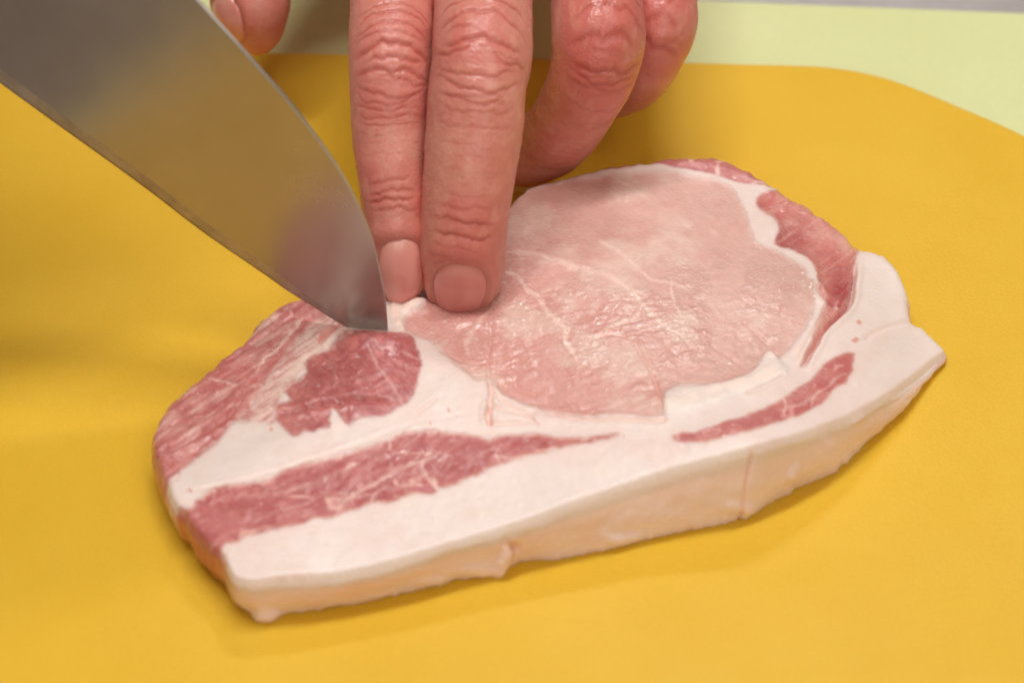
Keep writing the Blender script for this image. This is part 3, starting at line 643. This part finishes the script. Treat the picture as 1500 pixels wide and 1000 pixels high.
NC = 28; V = []
BEVK = 4; cs = np.r_[np.linspace(0, 0.07, BEVK, endpoint=False), np.linspace(0.07, 0.97, NC - 3 - BEVK), 0.98, 0.987, 0.994, 1.0]
def thick(c, wmm, dt):                                             # half thickness across the blade
    tmax = 0.42 * (0.30 + 0.70 * np.clip(dt / 70, 0, 1)); d = c * wmm; bev = wmm * 0.07
    tb = 0.75 * tmax
    return (1 - 0.75 * sm(wmm - 0.4, wmm, d)) * np.where(d < bev, tb * d / bev, tb + (tmax - tb) * (np.clip((d - bev) / max(wmm - bev, 1e-6), 0, 1)) ** 0.85)
for i in range(nS):
    wmm = np.linalg.norm(spn[i] - ed[i]); th = thick(cs, wmm, dist_tip[i])
    mid = ed[i] + (spn[i] - ed[i]) * cs[:, None]
    a = mid + bn * th[:, None]; b = mid - bn * th[:, None]
    V.append(np.r_[a, b[::-1][:-1]])
V = np.array(V); nc = V.shape[1]; F = []
for i in range(nS - 1):
    for k in range(nc):
        k2 = (k + 1) % nc; F.append([i * nc + k, i * nc + k2, (i + 1) * nc + k2, (i + 1) * nc + k])
F.append(list(range(nc))[::-1]); F.append([(nS - 1) * nc + k for k in range(nc)])
knife = bpy.data.objects.new('kitchen_knife', None); C.objects.link(knife); knife.location = Vector(T0 * MM); knife.empty_display_size = 0.02
tag(knife, 'broad steel kitchen knife with its tip cutting into the pork chop', 'knife')
bpy.context.view_layer.update()
def under(o, p): o.parent = p; o.matrix_parent_inverse = p.matrix_world.inverted(); return o
nq = (nS - 1) * nc; bevi = np.array([k for k in range(nc) if min(k, nc - 1 - k) < BEVK])
isb = np.array([(q % nc) in set(bevi) for q in range(nq)])
Vb = V.reshape(-1, 3); Fq = np.array(F[:nq])
def sub(mask, extra=()):
    f = Fq[mask]; uq, iv = np.unique(f, return_inverse=True); rm = {int(a): i for i, a in enumerate(uq)}
    return Vb[uq], iv.reshape(f.shape).tolist() + [[rm[x] for x in g if x in rm] for g in extra]
vb_, fb_ = sub(~isb, F[nq:]); blade = under(make('blade', vb_, fb_, M_STEEL), knife)
vb_, fb_ = sub(isb); bevel = under(make('ground_bevel', vb_, fb_, M_BEVEL), knife)
bevel['label'] = 'lighter ground strip along the cutting edge'
blade.data.set_sharp_from_angle(angle=math.radians(4))
# heel to handle, outside the picture
axis = (ed[-1] + spn[-1]) / 2 - (ed[-30] + spn[-30]) / 2; axis /= np.linalg.norm(axis)
updir = spn[-1] - ed[-1]; updir -= axis * (updir @ axis); wd = np.linalg.norm(updir); updir /= wd
base = spn[-1] - updir * wd * 0.42
def bar(name, p0, p1, up, sd_, secs, mat):
    V = []; F = []; n = 24
    for s, a_, b_, off in secs:
        c = p0 + (p1 - p0) * s + up * off
        for k in range(n):
            t = 2 * math.pi * k / n; ca, sa = math.cos(t), math.sin(t)
            V.append(c + up * a_ * np.sign(ca) * abs(ca) ** 0.7 + sd_ * b_ * np.sign(sa) * abs(sa) ** 0.7)
    for i in range(len(secs) - 1):
        for k in range(n): F.append([i * n + k, i * n + (k + 1) % n, (i + 1) * n + (k + 1) % n, (i + 1) * n + k])
    F.append(list(range(n))[::-1]); F.append([(len(secs) - 1) * n + k for k in range(n)])
    return make(name, V, F, mat)
p1 = base + axis * 140
under(bar('handle', base + axis * 14, p1, updir, bn, [(0, 11, 7, 0), (0.1, 12, 8.5, 0), (0.4, 13, 9.5, -1), (0.7, 12, 9, 0), (0.92, 15, 10, -2), (1, 10, 7, -2)], mat_plain('handle_wood', (46, 34, 28), 0.4)), knife)
under(bar('bolster', base - axis * 6, base + axis * 16, updir, bn, [(0, 14, 1.4, 0), (0.3, 13, 5, 0), (0.7, 11.5, 7.6, 0), (1, 11.5, 7.8, 0)], M_STEEL), knife)
# ------------------------------------------------------------------ the hand
SK = lin((216, 152, 134)); SKR = lin((202, 108, 99)); SKD = lin((160, 62, 52)); SKP = lin((222, 164, 144))
DT = depth_on_z(680, 440, 13.0)                                     # depth of the pressing finger tips
class Finger: pass
def finger(stations, dorsal, creases, nail=None, ndark=0.0, ne=2.4, tint=0.0, seed=0, ring_n=160, spacing=0.20, tiplen=9.0, bumps=(), spots=()):
    """stations: (u, v, depth, half-width px, thickness/width), from the knuckle to the tip"""
    st = np.array(stations, float); pts = at_depth(st[:, 0], st[:, 1], st[:, 2]); hw = st[:, 3] * st[:, 2] / FPX
    s0 = np.r_[0, np.cumsum(np.linalg.norm(np.diff(pts, axis=0), axis=1))]; Ltot = s0[-1]
    sden = np.interp(-25, st[:, 1], s0) if spacing < 1 else 0.0
    ts = np.r_[np.linspace(0, sden, max(2, int(sden / 1.2)), endpoint=False) if sden > 0 else [], np.linspace(sden, Ltot - tiplen, int((Ltot - tiplen - sden) / spacing))]; n1 = len(ts); ph = np.linspace(0, math.pi / 2, 34)[1:]
    ts = np.r_[ts, Ltot - tiplen + tiplen * np.sin(ph) * 0.999]; cap = np.r_[np.ones(n1), np.cos(ph) ** 0.82]
    cen = curve1(s0, pts, ts); tan = np.gradient(cen, ts, axis=0)
    for _ in range(20): tan[1:-1] = (tan[:-2] + 2 * tan[1:-1] + tan[2:]) / 4   # soften the bend
    tan /= np.linalg.norm(tan, axis=1)[:, None]
    r = curve1(s0, hw, ts); fl = curve1(s0, st[:, 4], ts)
    do = np.array(dorsal, float)
    if do.ndim == 1: do = np.tile(do, (len(st), 1))
    D = curve1(s0, do, ts); D = D - (D * tan).sum(1)[:, None] * tan; D /= np.linalg.norm(D, axis=1)[:, None]
    S = np.cross(tan, D)
    th = np.linspace(-math.pi, math.pi, ring_n, endpoint=False)
    TH = th[None].repeat(len(ts), 0); TS = ts[:, None].repeat(ring_n, 1)
    def v_to_t(v): return float(np.interp(v, st[:, 1], s0)) if st[0, 1] < st[-1, 1] else 0
    lat = TH * r[:, None]                                          # mm around the finger
    disp = (fbm(TS / 7, lat / 7, 500 + seed, 3) - 0.5) * 0.7 + (fbm(TS / 2.0, lat / 1.8, 510 + seed, 2) - 0.5) * 0.06
    
    red = np.clip((fbm(TS / 9, lat / 7, 520 + seed, 4) - 0.35) * 1.6, 0, 1)
    cr = np.zeros_like(TS)
    RR = np.random.RandomState(seed + 3)
    for (v, dp, wd, arch, t0, t1) in creases:
        tc = v_to_t(v); q = (TH - (t0 + t1) / 2) / ((t1 - t0) / 2)
        wob = (fbm(lat / 2.5, 0 * lat + v, 530 + seed, 3) - 0.5) * 1.3 + (fbm(lat / 0.8, 0 * lat + v, 533 + seed, 2) - 0.5) * 0.22
        g = np.exp(-((TS - tc - arch * q ** 2 - wob) / wd) ** 2) * sm(1.05, 0.55, np.abs(q))
        lip = np.exp(-((TS - tc - arch * q ** 2 - wob + 2.2 * wd) / (1.6 * wd)) ** 2) * sm(1.05, 0.55, np.abs(q))
        disp -= 0.42 * dp * g; disp += 0.16 * dp * lip; cr = np.maximum(cr, g * min(1, dp * 2.6))
    for (v, tc_, amp, lv, lt) in bumps:
        disp += amp * np.exp(-((TS - v_to_t(v)) / lv) ** 2 - ((TH - tc_) / lt) ** 2)
    fk = [v_to_t(v) for v, dp, *_ in creases if dp > 0.3]
    knr = sum(np.exp(-((TS - k_) / 4.5) ** 2) for k_ in fk) if fk else 0 * TS
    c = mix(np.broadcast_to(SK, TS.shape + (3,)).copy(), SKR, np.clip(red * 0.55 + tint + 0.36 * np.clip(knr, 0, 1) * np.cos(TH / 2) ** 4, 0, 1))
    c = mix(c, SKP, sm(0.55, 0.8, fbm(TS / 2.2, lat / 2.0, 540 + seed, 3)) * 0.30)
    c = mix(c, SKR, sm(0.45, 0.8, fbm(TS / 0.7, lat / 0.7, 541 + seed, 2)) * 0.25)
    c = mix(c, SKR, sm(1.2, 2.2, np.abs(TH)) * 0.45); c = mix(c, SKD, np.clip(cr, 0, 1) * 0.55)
    nm = None
    if nail:
        tn0, tn1, hwid, tcen = nail                                 # mm before the tip: cuticle, free edge; half width rad; centre angle
        a = Ltot - tn0; b = Ltot - tn1
        q = (TH - tcen) / hwid; y = (TS - a) / (b - a)
        body = np.maximum(np.abs(q), np.abs(2 * y - 1)); sup = (np.abs(q) ** ne + np.abs(2 * y - 1) ** ne) ** (1 / ne)
        foldm = np.exp(-((sup - 1.22) / 0.20) ** 2) * (1 - 0.75 * sm(0.6, 1.0, y))
        disp += 0.42 * foldm; disp -= 0.6 * sm(1.02, 0.9, sup)
        c = mix(c, SKR, foldm * 0.45); c = mix(c, SKD, np.exp(-((sup - 1.03) / 0.07) ** 2) * 0.32)
    for (v, tc_, rad, colr) in spots:
        dd = np.hypot(TS - v_to_t(v), (TH - tc_) * r[:, None]); c = mix(c, colr, sm(rad * 1.3, rad * 0.5, dd))
    rad = r[:, None] * cap[:, None] * (1 + 0 * TH) + disp * (0.25 + 0.75 * cap[:, None])
    cx = np.sin(TH) * rad; dz_ = np.cos(TH) * rad * fl[:, None]
    V = cen[:, None] + S[:, None] * cx[..., None] + D[:, None] * dz_[..., None]
    f = Finger(); f.V = V.reshape(-1, 3); nr, nc_ = TS.shape
    i_ = np.arange(nr * nc_).reshape(nr, nc_); F = np.stack([i_[:-1], np.roll(i_, -1, 1)[:-1], np.roll(i_, -1, 1)[1:], i_[1:]], -1).reshape(-1, 4).tolist()
    F.append(list(i_[0][::-1])); F.append(list(i_[-1]))
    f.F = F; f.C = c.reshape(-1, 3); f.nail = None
    # orientation
    v0, v1, v2, v3 = [f.V[k] for k in F[0]]
    if np.cross(v2 - v0, v3 - v1) @ (v0 - cen[0]) < 0: f.F = [q_[::-1] for q_ in F]
    if nail:
        NA, NB = 40, 44
        yy = np.linspace(-1, 1, NA); qq = np.linspace(-1, 1, NB); NV = []; NCL = []; off = []
        for y_ in yy:
            for q_ in qq:
                # square to superellipse
                m_ = max(abs(y_), abs(q_)); nrm = (abs(q_) ** ne + abs(y_) ** ne) ** (1 / ne) if m_ > 0 else 1
                k_ = m_ / nrm if nrm > 0 else 1; ys, qs = y_ * k_, q_ * k_
                t = a + (ys * 1.02 + 1) / 2 * (b - a); an = tcen + qs * hwid * 1.02
                ri = np.interp(t, ts, r * 1.0); cpv = np.interp(t, ts, cap); fv = np.interp(t, ts, fl)
                cc = np.array([np.interp(t, ts, cen[:, j]) for j in range(3)]); SS_ = np.array([np.interp(t, ts, S[:, j]) for j in range(3)]); DD = np.array([np.interp(t, ts, D[:, j]) for j in range(3)])
                rimd = (abs(qs) ** ne + abs(ys) ** ne) ** (1 / ne)
                rr_ = ri * (cpv * 0.35 + 0.65 * max(cpv, 0.80)) + 0.08 - 0.55 * max(0, rimd - 0.86) / 0.14 * (1.0 if ys < 0.5 else 0.35) + 0.12 * math.cos(qs * 1.5)
                NV.append(cc + SS_ * math.sin(an) * rr_ + DD * math.cos(an) * rr_ * fv)
                base_ = mix(lin((222, 140, 130)), lin((230, 160, 148)), np.float64(noise(qs * 3, ys * 3, 77)))
                base_ = mix(base_, lin((240, 196, 178)), np.float64(sm(-0.62, -0.85, ys) * sm(0.8, 0.4, abs(qs))) * 0.5)
                base_ = mix(base_, lin((240, 200, 140)), np.float64(sm(0.55, 0.95, ys)) * 0.75)
                base_ = mix(base_, lin((206, 110, 96)), np.float64(sm(0.72, 1.0, rimd)) * 0.7); base_ = mix(base_, lin((190, 100, 92)), np.float64(ndark))
                NCL.append(base_)
        NV = np.array(NV); NCL = np.array(NCL); j_ = np.arange(NA * NB).reshape(NA, NB)
        NF = np.stack([j_[:-1, :-1], j_[:-1, 1:], j_[1:, 1:], j_[1:, :-1]], -1).reshape(-1, 4)
        mid_ = NV[j_[NA // 2, NB // 2]]; ff = NF[len(NF) // 2]; n_ = np.cross(NV[ff[2]] - NV[ff[0]], NV[ff[3]] - NV[ff[1]]); tm = np.argmin(np.abs(ts - (a + b) / 2))
        if n_ @ D[tm] < 0 and abs(tcen) < 1.5: NF = NF[:, ::-1]
        # close the plate with an underside
        nvn = vnormals(NV, NF); und = NV - nvn * 0.45; rim = np.r_[j_[0], j_[1:, -1], j_[-1, :-1][::-1], j_[1:-1, 0][::-1]]
        NF2 = np.r_[NF, NF[:, ::-1] + len(NV), np.stack([rim, rim + len(NV), np.roll(rim, -1) + len(NV), np.roll(rim, -1)], -1)]
        f.nail = (np.r_[NV, und], NF2, np.r_[NCL, NCL])
    return f
G = [0.30, 0.16]
tocam = -FWD
def PIPc(v0, seed, n=9, span=150, big=0.45):
    r_ = np.random.RandomState(seed); out = []
    for k in range(n):
        v = v0 - span / 2 + span * k / (n - 1) + r_.uniform(-4, 4); w_ = math.exp(-((v - v0) / (span * 0.36)) ** 2)
        out.append((v, big * (0.35 + 0.65 * w_) * r_.uniform(0.6, 1.1), r_.uniform(0.26, 0.42), r_.uniform(1.0, 3.0) * (1 if v < v0 else -0.5), -1.0 - r_.uniform(0, .35), 1.0 + r_.uniform(0, .35)))
    return out
def fine(va, vb, n, seed, dp=0.12):
    r_ = np.random.RandomState(seed); out = []
    for k in range(n):
        c_ = r_.uniform(-0.5, 0.5); h_ = r_.uniform(0.25, 0.8); out.append((r_.uniform(va, vb), dp * r_.uniform(0.5, 1.3), r_.uniform(0.14, 0.24), r_.uniform(-0.4, 0.8), c_ - h_, c_ + h_))
    return out
dep = lambda k: DT + k
middle = finger([(716, -330, dep(62), 74, .86), (714, -180, dep(30), 76, .88), (711, -60, dep(8), 73, .90), (708, 20, dep(-2), 72, .92), (705, 80, dep(-7), 73.5, .95), (701, 130, dep(-9), 72, .93), (694, 200, dep(-9), 70, .88),
                 (687, 265, dep(-7.5), 67, .86), (682, 315, dep(-6), 65, .88), (679, 355, dep(-3.5), 64, .86), (677, 395, dep(0.5), 61, .84), (675, 430, dep(3), 57, .80), (674, 458, dep(6), 50, .76)],
                tocam, [(20, .35, .3, 2, -1.1, 1.1), (43, .55, .34, 2.6, -1.2, 1.2), (62, .75, .36, 2.6, -1.1, 1.1), (92, .8, .36, 1.2, -1.0, .9), (104, .5, .3, -.8, .1, 1.1), (113, .4, .3, -1.2, -1.2, -.2), (78, .35, .25, .6, 0, .8),
                (131, .35, .28, -2, -.9, 1.1), (145, .45, .28, -2.4, -1.1, 1.1), (160, .35, .26, -2.2, -.7, 1.0), (172, .22, .25, -1.5, -1, 1), (190, .2, .22, -1, -.9, .9), (294, .22, .25, .4, -.7, .7), (309, .38, .28, .4, -.8, .8), (327, .6, .3, .4, -.75, .75), (340, .2, .25, 0, -.5, .8), (352, .2, .25, 0, 0, .9)]
                + fine(0, 165, 14, 5, .16) + fine(165, 340, 13, 6, .09), nail=(15.8, -1.2, 0.76, 0.02), ndark=0.35, ne=2.9, tint=0.12, seed=1, bumps=[(75, 0, .5, 8, 1.0), (372, 0, .3, 4, .8)])
index = finger([(560, -330, dep(66), 70, .86), (566, -180, dep(34), 70, .88), (572, -60, dep(12), 65, .90), (575, 20, dep(3), 62, .93), (573, 80, dep(-1), 62, .96), (571, 130, dep(-3), 60, .94), (572, 200, dep(-3), 56, .90),
                (575, 260, dep(-3.5), 52, .88), (579, 300, dep(-3), 49, .88), (582, 340, dep(-2), 45, .86), (585, 380, dep(-1), 41, .84), (587, 415, dep(1), 38, .80), (588, 447, dep(3.5), 34, .76)],
               tocam + np.array([0.12, 0, 0]), [(42, .35, .28, 2.2, -1.1, 1.1), (52, .5, .3, 2.4, -1, 1.1), (66, .5, .3, 2.6, -1.1, 1.1), (78, .35, .28, 1.4, -.8, 1.1), (92, 1.0, .42, 2.8, -1.1, 1.1), (108, .5, .3, .6, -.8, .8), (123, .7, .34, .9, -1.1, 1.1), (135, .35, .28, -1, -1.1, .3),
                (150, .35, .28, -2, -1, 1.1), (158, .3, .26, -2, -.9, 1.1), (166, .3, .26, -1.6, -.6, 1.1), (178, .25, .24, -1, -.6, 1), (188, .25, .22, -1, -.6, 1.), (265, .3, .26, 0, -.5, .9), (277, .45, .28, 1, -.7, .9), (289, .6, .3, .2, -.6, 1.0), (304, .3, .28, 0, -.8, .9)]
               + fine(0, 165, 14, 15, .16) + fine(165, 320, 14, 16, .10), nail=(14.0, -0.5, 1.04, 0.0), ne=2.3, tint=0.25, seed=2, bumps=[(78, 0, .7, 8, 1.0), (100, -.5, .35, 2.5, .7), (345, 0, .35, 4, .8)])
DR = depth_on_z(820, 258, 6.0)
rdep = lambda k: DR + k
dR = np.array([0.25, -0.30, 0.25]); 
ring_f = finger([(868, -330, rdep(40), 72, .88), (870, -180, rdep(8), 70, .9), (872, -60, rdep(-14), 68, .92), (874, 10, rdep(-23), 68, .95), (876, 60, rdep(-27), 68, 1.0), (868, 105, rdep(-25), 63, .98), (848, 150, rdep(-18), 58, .92), (825, 188, rdep(-11), 56, .9),
                 (800, 212, rdep(-5), 52, .88), (770, 226, rdep(-1), 47, .85), (738, 232, rdep(2), 42, .82), (712, 234, rdep(3), 38, .8)],
                tocam + np.array([0.35, 0, 0.1]), [(32, .4, .3, 1.4, -1, 1), (48, .35, .28, 1.4, -1, 1), (61, .7, .36, .8, -.6, 1.0), (84, .6, .34, -.8, -1.0, 1.0), (95, .35, .28, -1, -1, 1), (104, .3, .25, -1.4, -1, 1), (118, .22, .25, -1.5, -1, 1), (20, .3, .3, 1.4, -1, .6), (8, .3, .3, 1.4, -1, .8)] + fine(-10, 110, 14, 25, .16) + fine(110, 200, 6, 26, .1),
                tint=0.40, seed=3, bumps=[(60, 0.2, .8, 6, .9)])
DP_ = DR + 14
pdep = lambda k: DP_ + k
pinky = finger([(955, -330, pdep(30), 58, .9), (958, -180, pdep(2), 58, .9), (962, -60, pdep(-16), 57, .93), (965, 0, pdep(-22), 57, .97), (963, 40, pdep(-24), 57, 1.0), (950, 80, pdep(-20), 53, .95), (930, 112, pdep(-13), 48, .92), (905, 130, pdep(-7), 42, .9), (880, 138, pdep(-3), 38, .86), (850, 140, pdep(0), 36, .82)],
               tocam + np.array([0.35, 0, 0.1]), [(25, .5, .32, -.6, -.2, 1.1), (36, .35, .3, .6, -.2, .8), (48, .5, .32, .4, -.4, 1.1), (10, .3, .3, 1, -.6, 1)] + fine(-10, 60, 16, 35, .16) + fine(60, 130, 8, 36, .1), tint=0.38, seed=4,
               bumps=[(35, .3, .5, 5, .8)], spots=[(104, 0.75, 0.55, lin((110, 50, 34)))])
DTH = depth_on_z(385, 90, 16.0)
tdep = lambda k: DTH + k
thumb = finger([(560, -460, tdep(40), 88, .85), (450, -300, tdep(18), 74, .88), (392, -170, tdep(6), 66, .9), (370, -80, tdep(0), 62, .92), (366, -20, tdep(-2), 64, .9), (370, 25, tdep(-2), 60, .88), (377, 55, tdep(-1), 54, .84), (381, 80, tdep(0), 48, .8)],
               tocam + np.array([-1.15, 0, 0]), [(-60, .4, .3, 1, -1, 1), (-72, .4, .3, 1, -1, 1), (-84, .4, .3, 1, -1, 1)] + fine(-100, 0, 14, 45, .14), nail=(11.5, 3.6, 0.62, 0.0), tint=0.42, seed=5, tiplen=10)
# back of the hand and wrist, above the picture
palm = finger([(728, -180, dep(52), 120, .30), (728, -240, dep(56), 215, .32), (722, -330, dep(78), 245, .34), (712, -480, dep(118), 250, .40), (700, -640, dep(165), 225, .46), (690, -800, dep(215), 190, .60), (685, -930, dep(260), 182, .68), (680, -1100, dep(320), 190, .75), (678, -1200, dep(350), 192, .75)],
              tocam + np.array([0.1, 0, 0.2]), fine(-900, -300, 10, 55, .2), tint=0.15, seed=6, ring_n=120, spacing=1.6, tiplen=6)
# right hand gripping the handle, above the picture at the left
def wtube(pts, rad, flat, dorsal, seed, **kw):
    pts = np.array(pts, float); u_, v_ = proj(pts); D_ = (pts - CAM) @ FWD
    return finger([(u_[i], v_[i], D_[i], rad[i] * FPX / D_[i], flat) for i in range(len(pts))], dorsal, [], seed=seed, ring_n=48, spacing=1.4, **kw)
grip = []
GU = updir; GN = bn; G0 = base + axis * 14
for q, (t_, rr_) in enumerate(((30, 9.2), (49, 9.4), (68, 9.0), (85, 8.0))):
    gp_ = [G0 + axis * (t_ + 2 * math.sin(a_)) + (GU * math.cos(a_) * 24 - GN * math.sin(a_) * 21) for a_ in np.radians([10, 50, 95, 140, 185, 225])]
    grip.append(wtube(gp_[::-1][::-1], [rr_ * 1.05, rr_ * 1.05, rr_, rr_ * .95, rr_ * .9, rr_ * .8], .92, GU, 20 + q, tint=.3, tiplen=7))
grip.append(wtube([G0 + axis * 70 + GU * 24 + GN * 14, G0 + axis * 45 + GU * 24 + GN * 17, G0 + axis * 22 + GU * 20 + GN * 15, G0 + axis * 4 + GU * 14 + GN * 12], [12, 11.5, 10.5, 9], .9, GN, 26, tint=.3, tiplen=9))
arm_d = axis * 0.55 + np.array([-0.1, 0.55, 0.45]); arm_d /= np.linalg.norm(arm_d); Gm = G0 + axis * 58 + GU * 26
grip.append(wtube([Gm - axis * 36, Gm - axis * 10, Gm + axis * 22, Gm + axis * 30 + arm_d * 30, Gm + axis * 30 + arm_d * 70, Gm + axis * 30 + arm_d * 150, Gm + axis * 30 + arm_d * 260], [22, 30, 36, 33, 28, 34, 42], .72, GU, 27, tint=.2, tiplen=8))
person = bpy.data.objects.new('person', None); C.objects.link(person); person.location = Vector(at_depth(684., 440., DT) * MM); person.empty_display_size = 0.02
tag(person, 'bare hand reaching down, pressing two fingertips on the pork chop beside the knife', 'person')
bpy.context.view_layer.update()
lap('fingers')
parts = [palm, index, middle, ring_f, pinky, thumb]
meshes = []
for i, f in enumerate(parts):
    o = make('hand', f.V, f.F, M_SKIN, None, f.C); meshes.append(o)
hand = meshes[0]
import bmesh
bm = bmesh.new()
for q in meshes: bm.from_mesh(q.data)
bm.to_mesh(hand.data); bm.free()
for q in meshes[1:]: bpy.data.objects.remove(q)
hand.data.name = 'hand'; hand.name = 'hand'
hand.data.polygons.foreach_set('use_smooth', np.ones(len(hand.data.polygons), bool))
under(hand, person)
bpy.context.view_layer.update()
for f, lb in ((index, 'index fingernail, narrower and paler, beside the blade'), (middle, 'broad middle fingernail pressed on the meat'), (thumb, 'small thumbnail beside the blade spine')):
    V_, F_, C_ = f.nail; o = under(make('fingernail', V_, F_, M_NAIL, None, C_), hand); o['label'] = lb
gm_ = [make('hand', f.V, f.F, M_SKIN, None, f.C) for f in grip]
bm = bmesh.new()
for q in gm_: bm.from_mesh(q.data)
bm.to_mesh(gm_[0].data); bm.free()
for q in gm_[1:]: bpy.data.objects.remove(q)
gm_[0].data.polygons.foreach_set('use_smooth', np.ones(len(gm_[0].data.polygons), bool)); under(gm_[0], person); gm_[0]['label'] = 'right hand holding the knife handle'
lap('end')
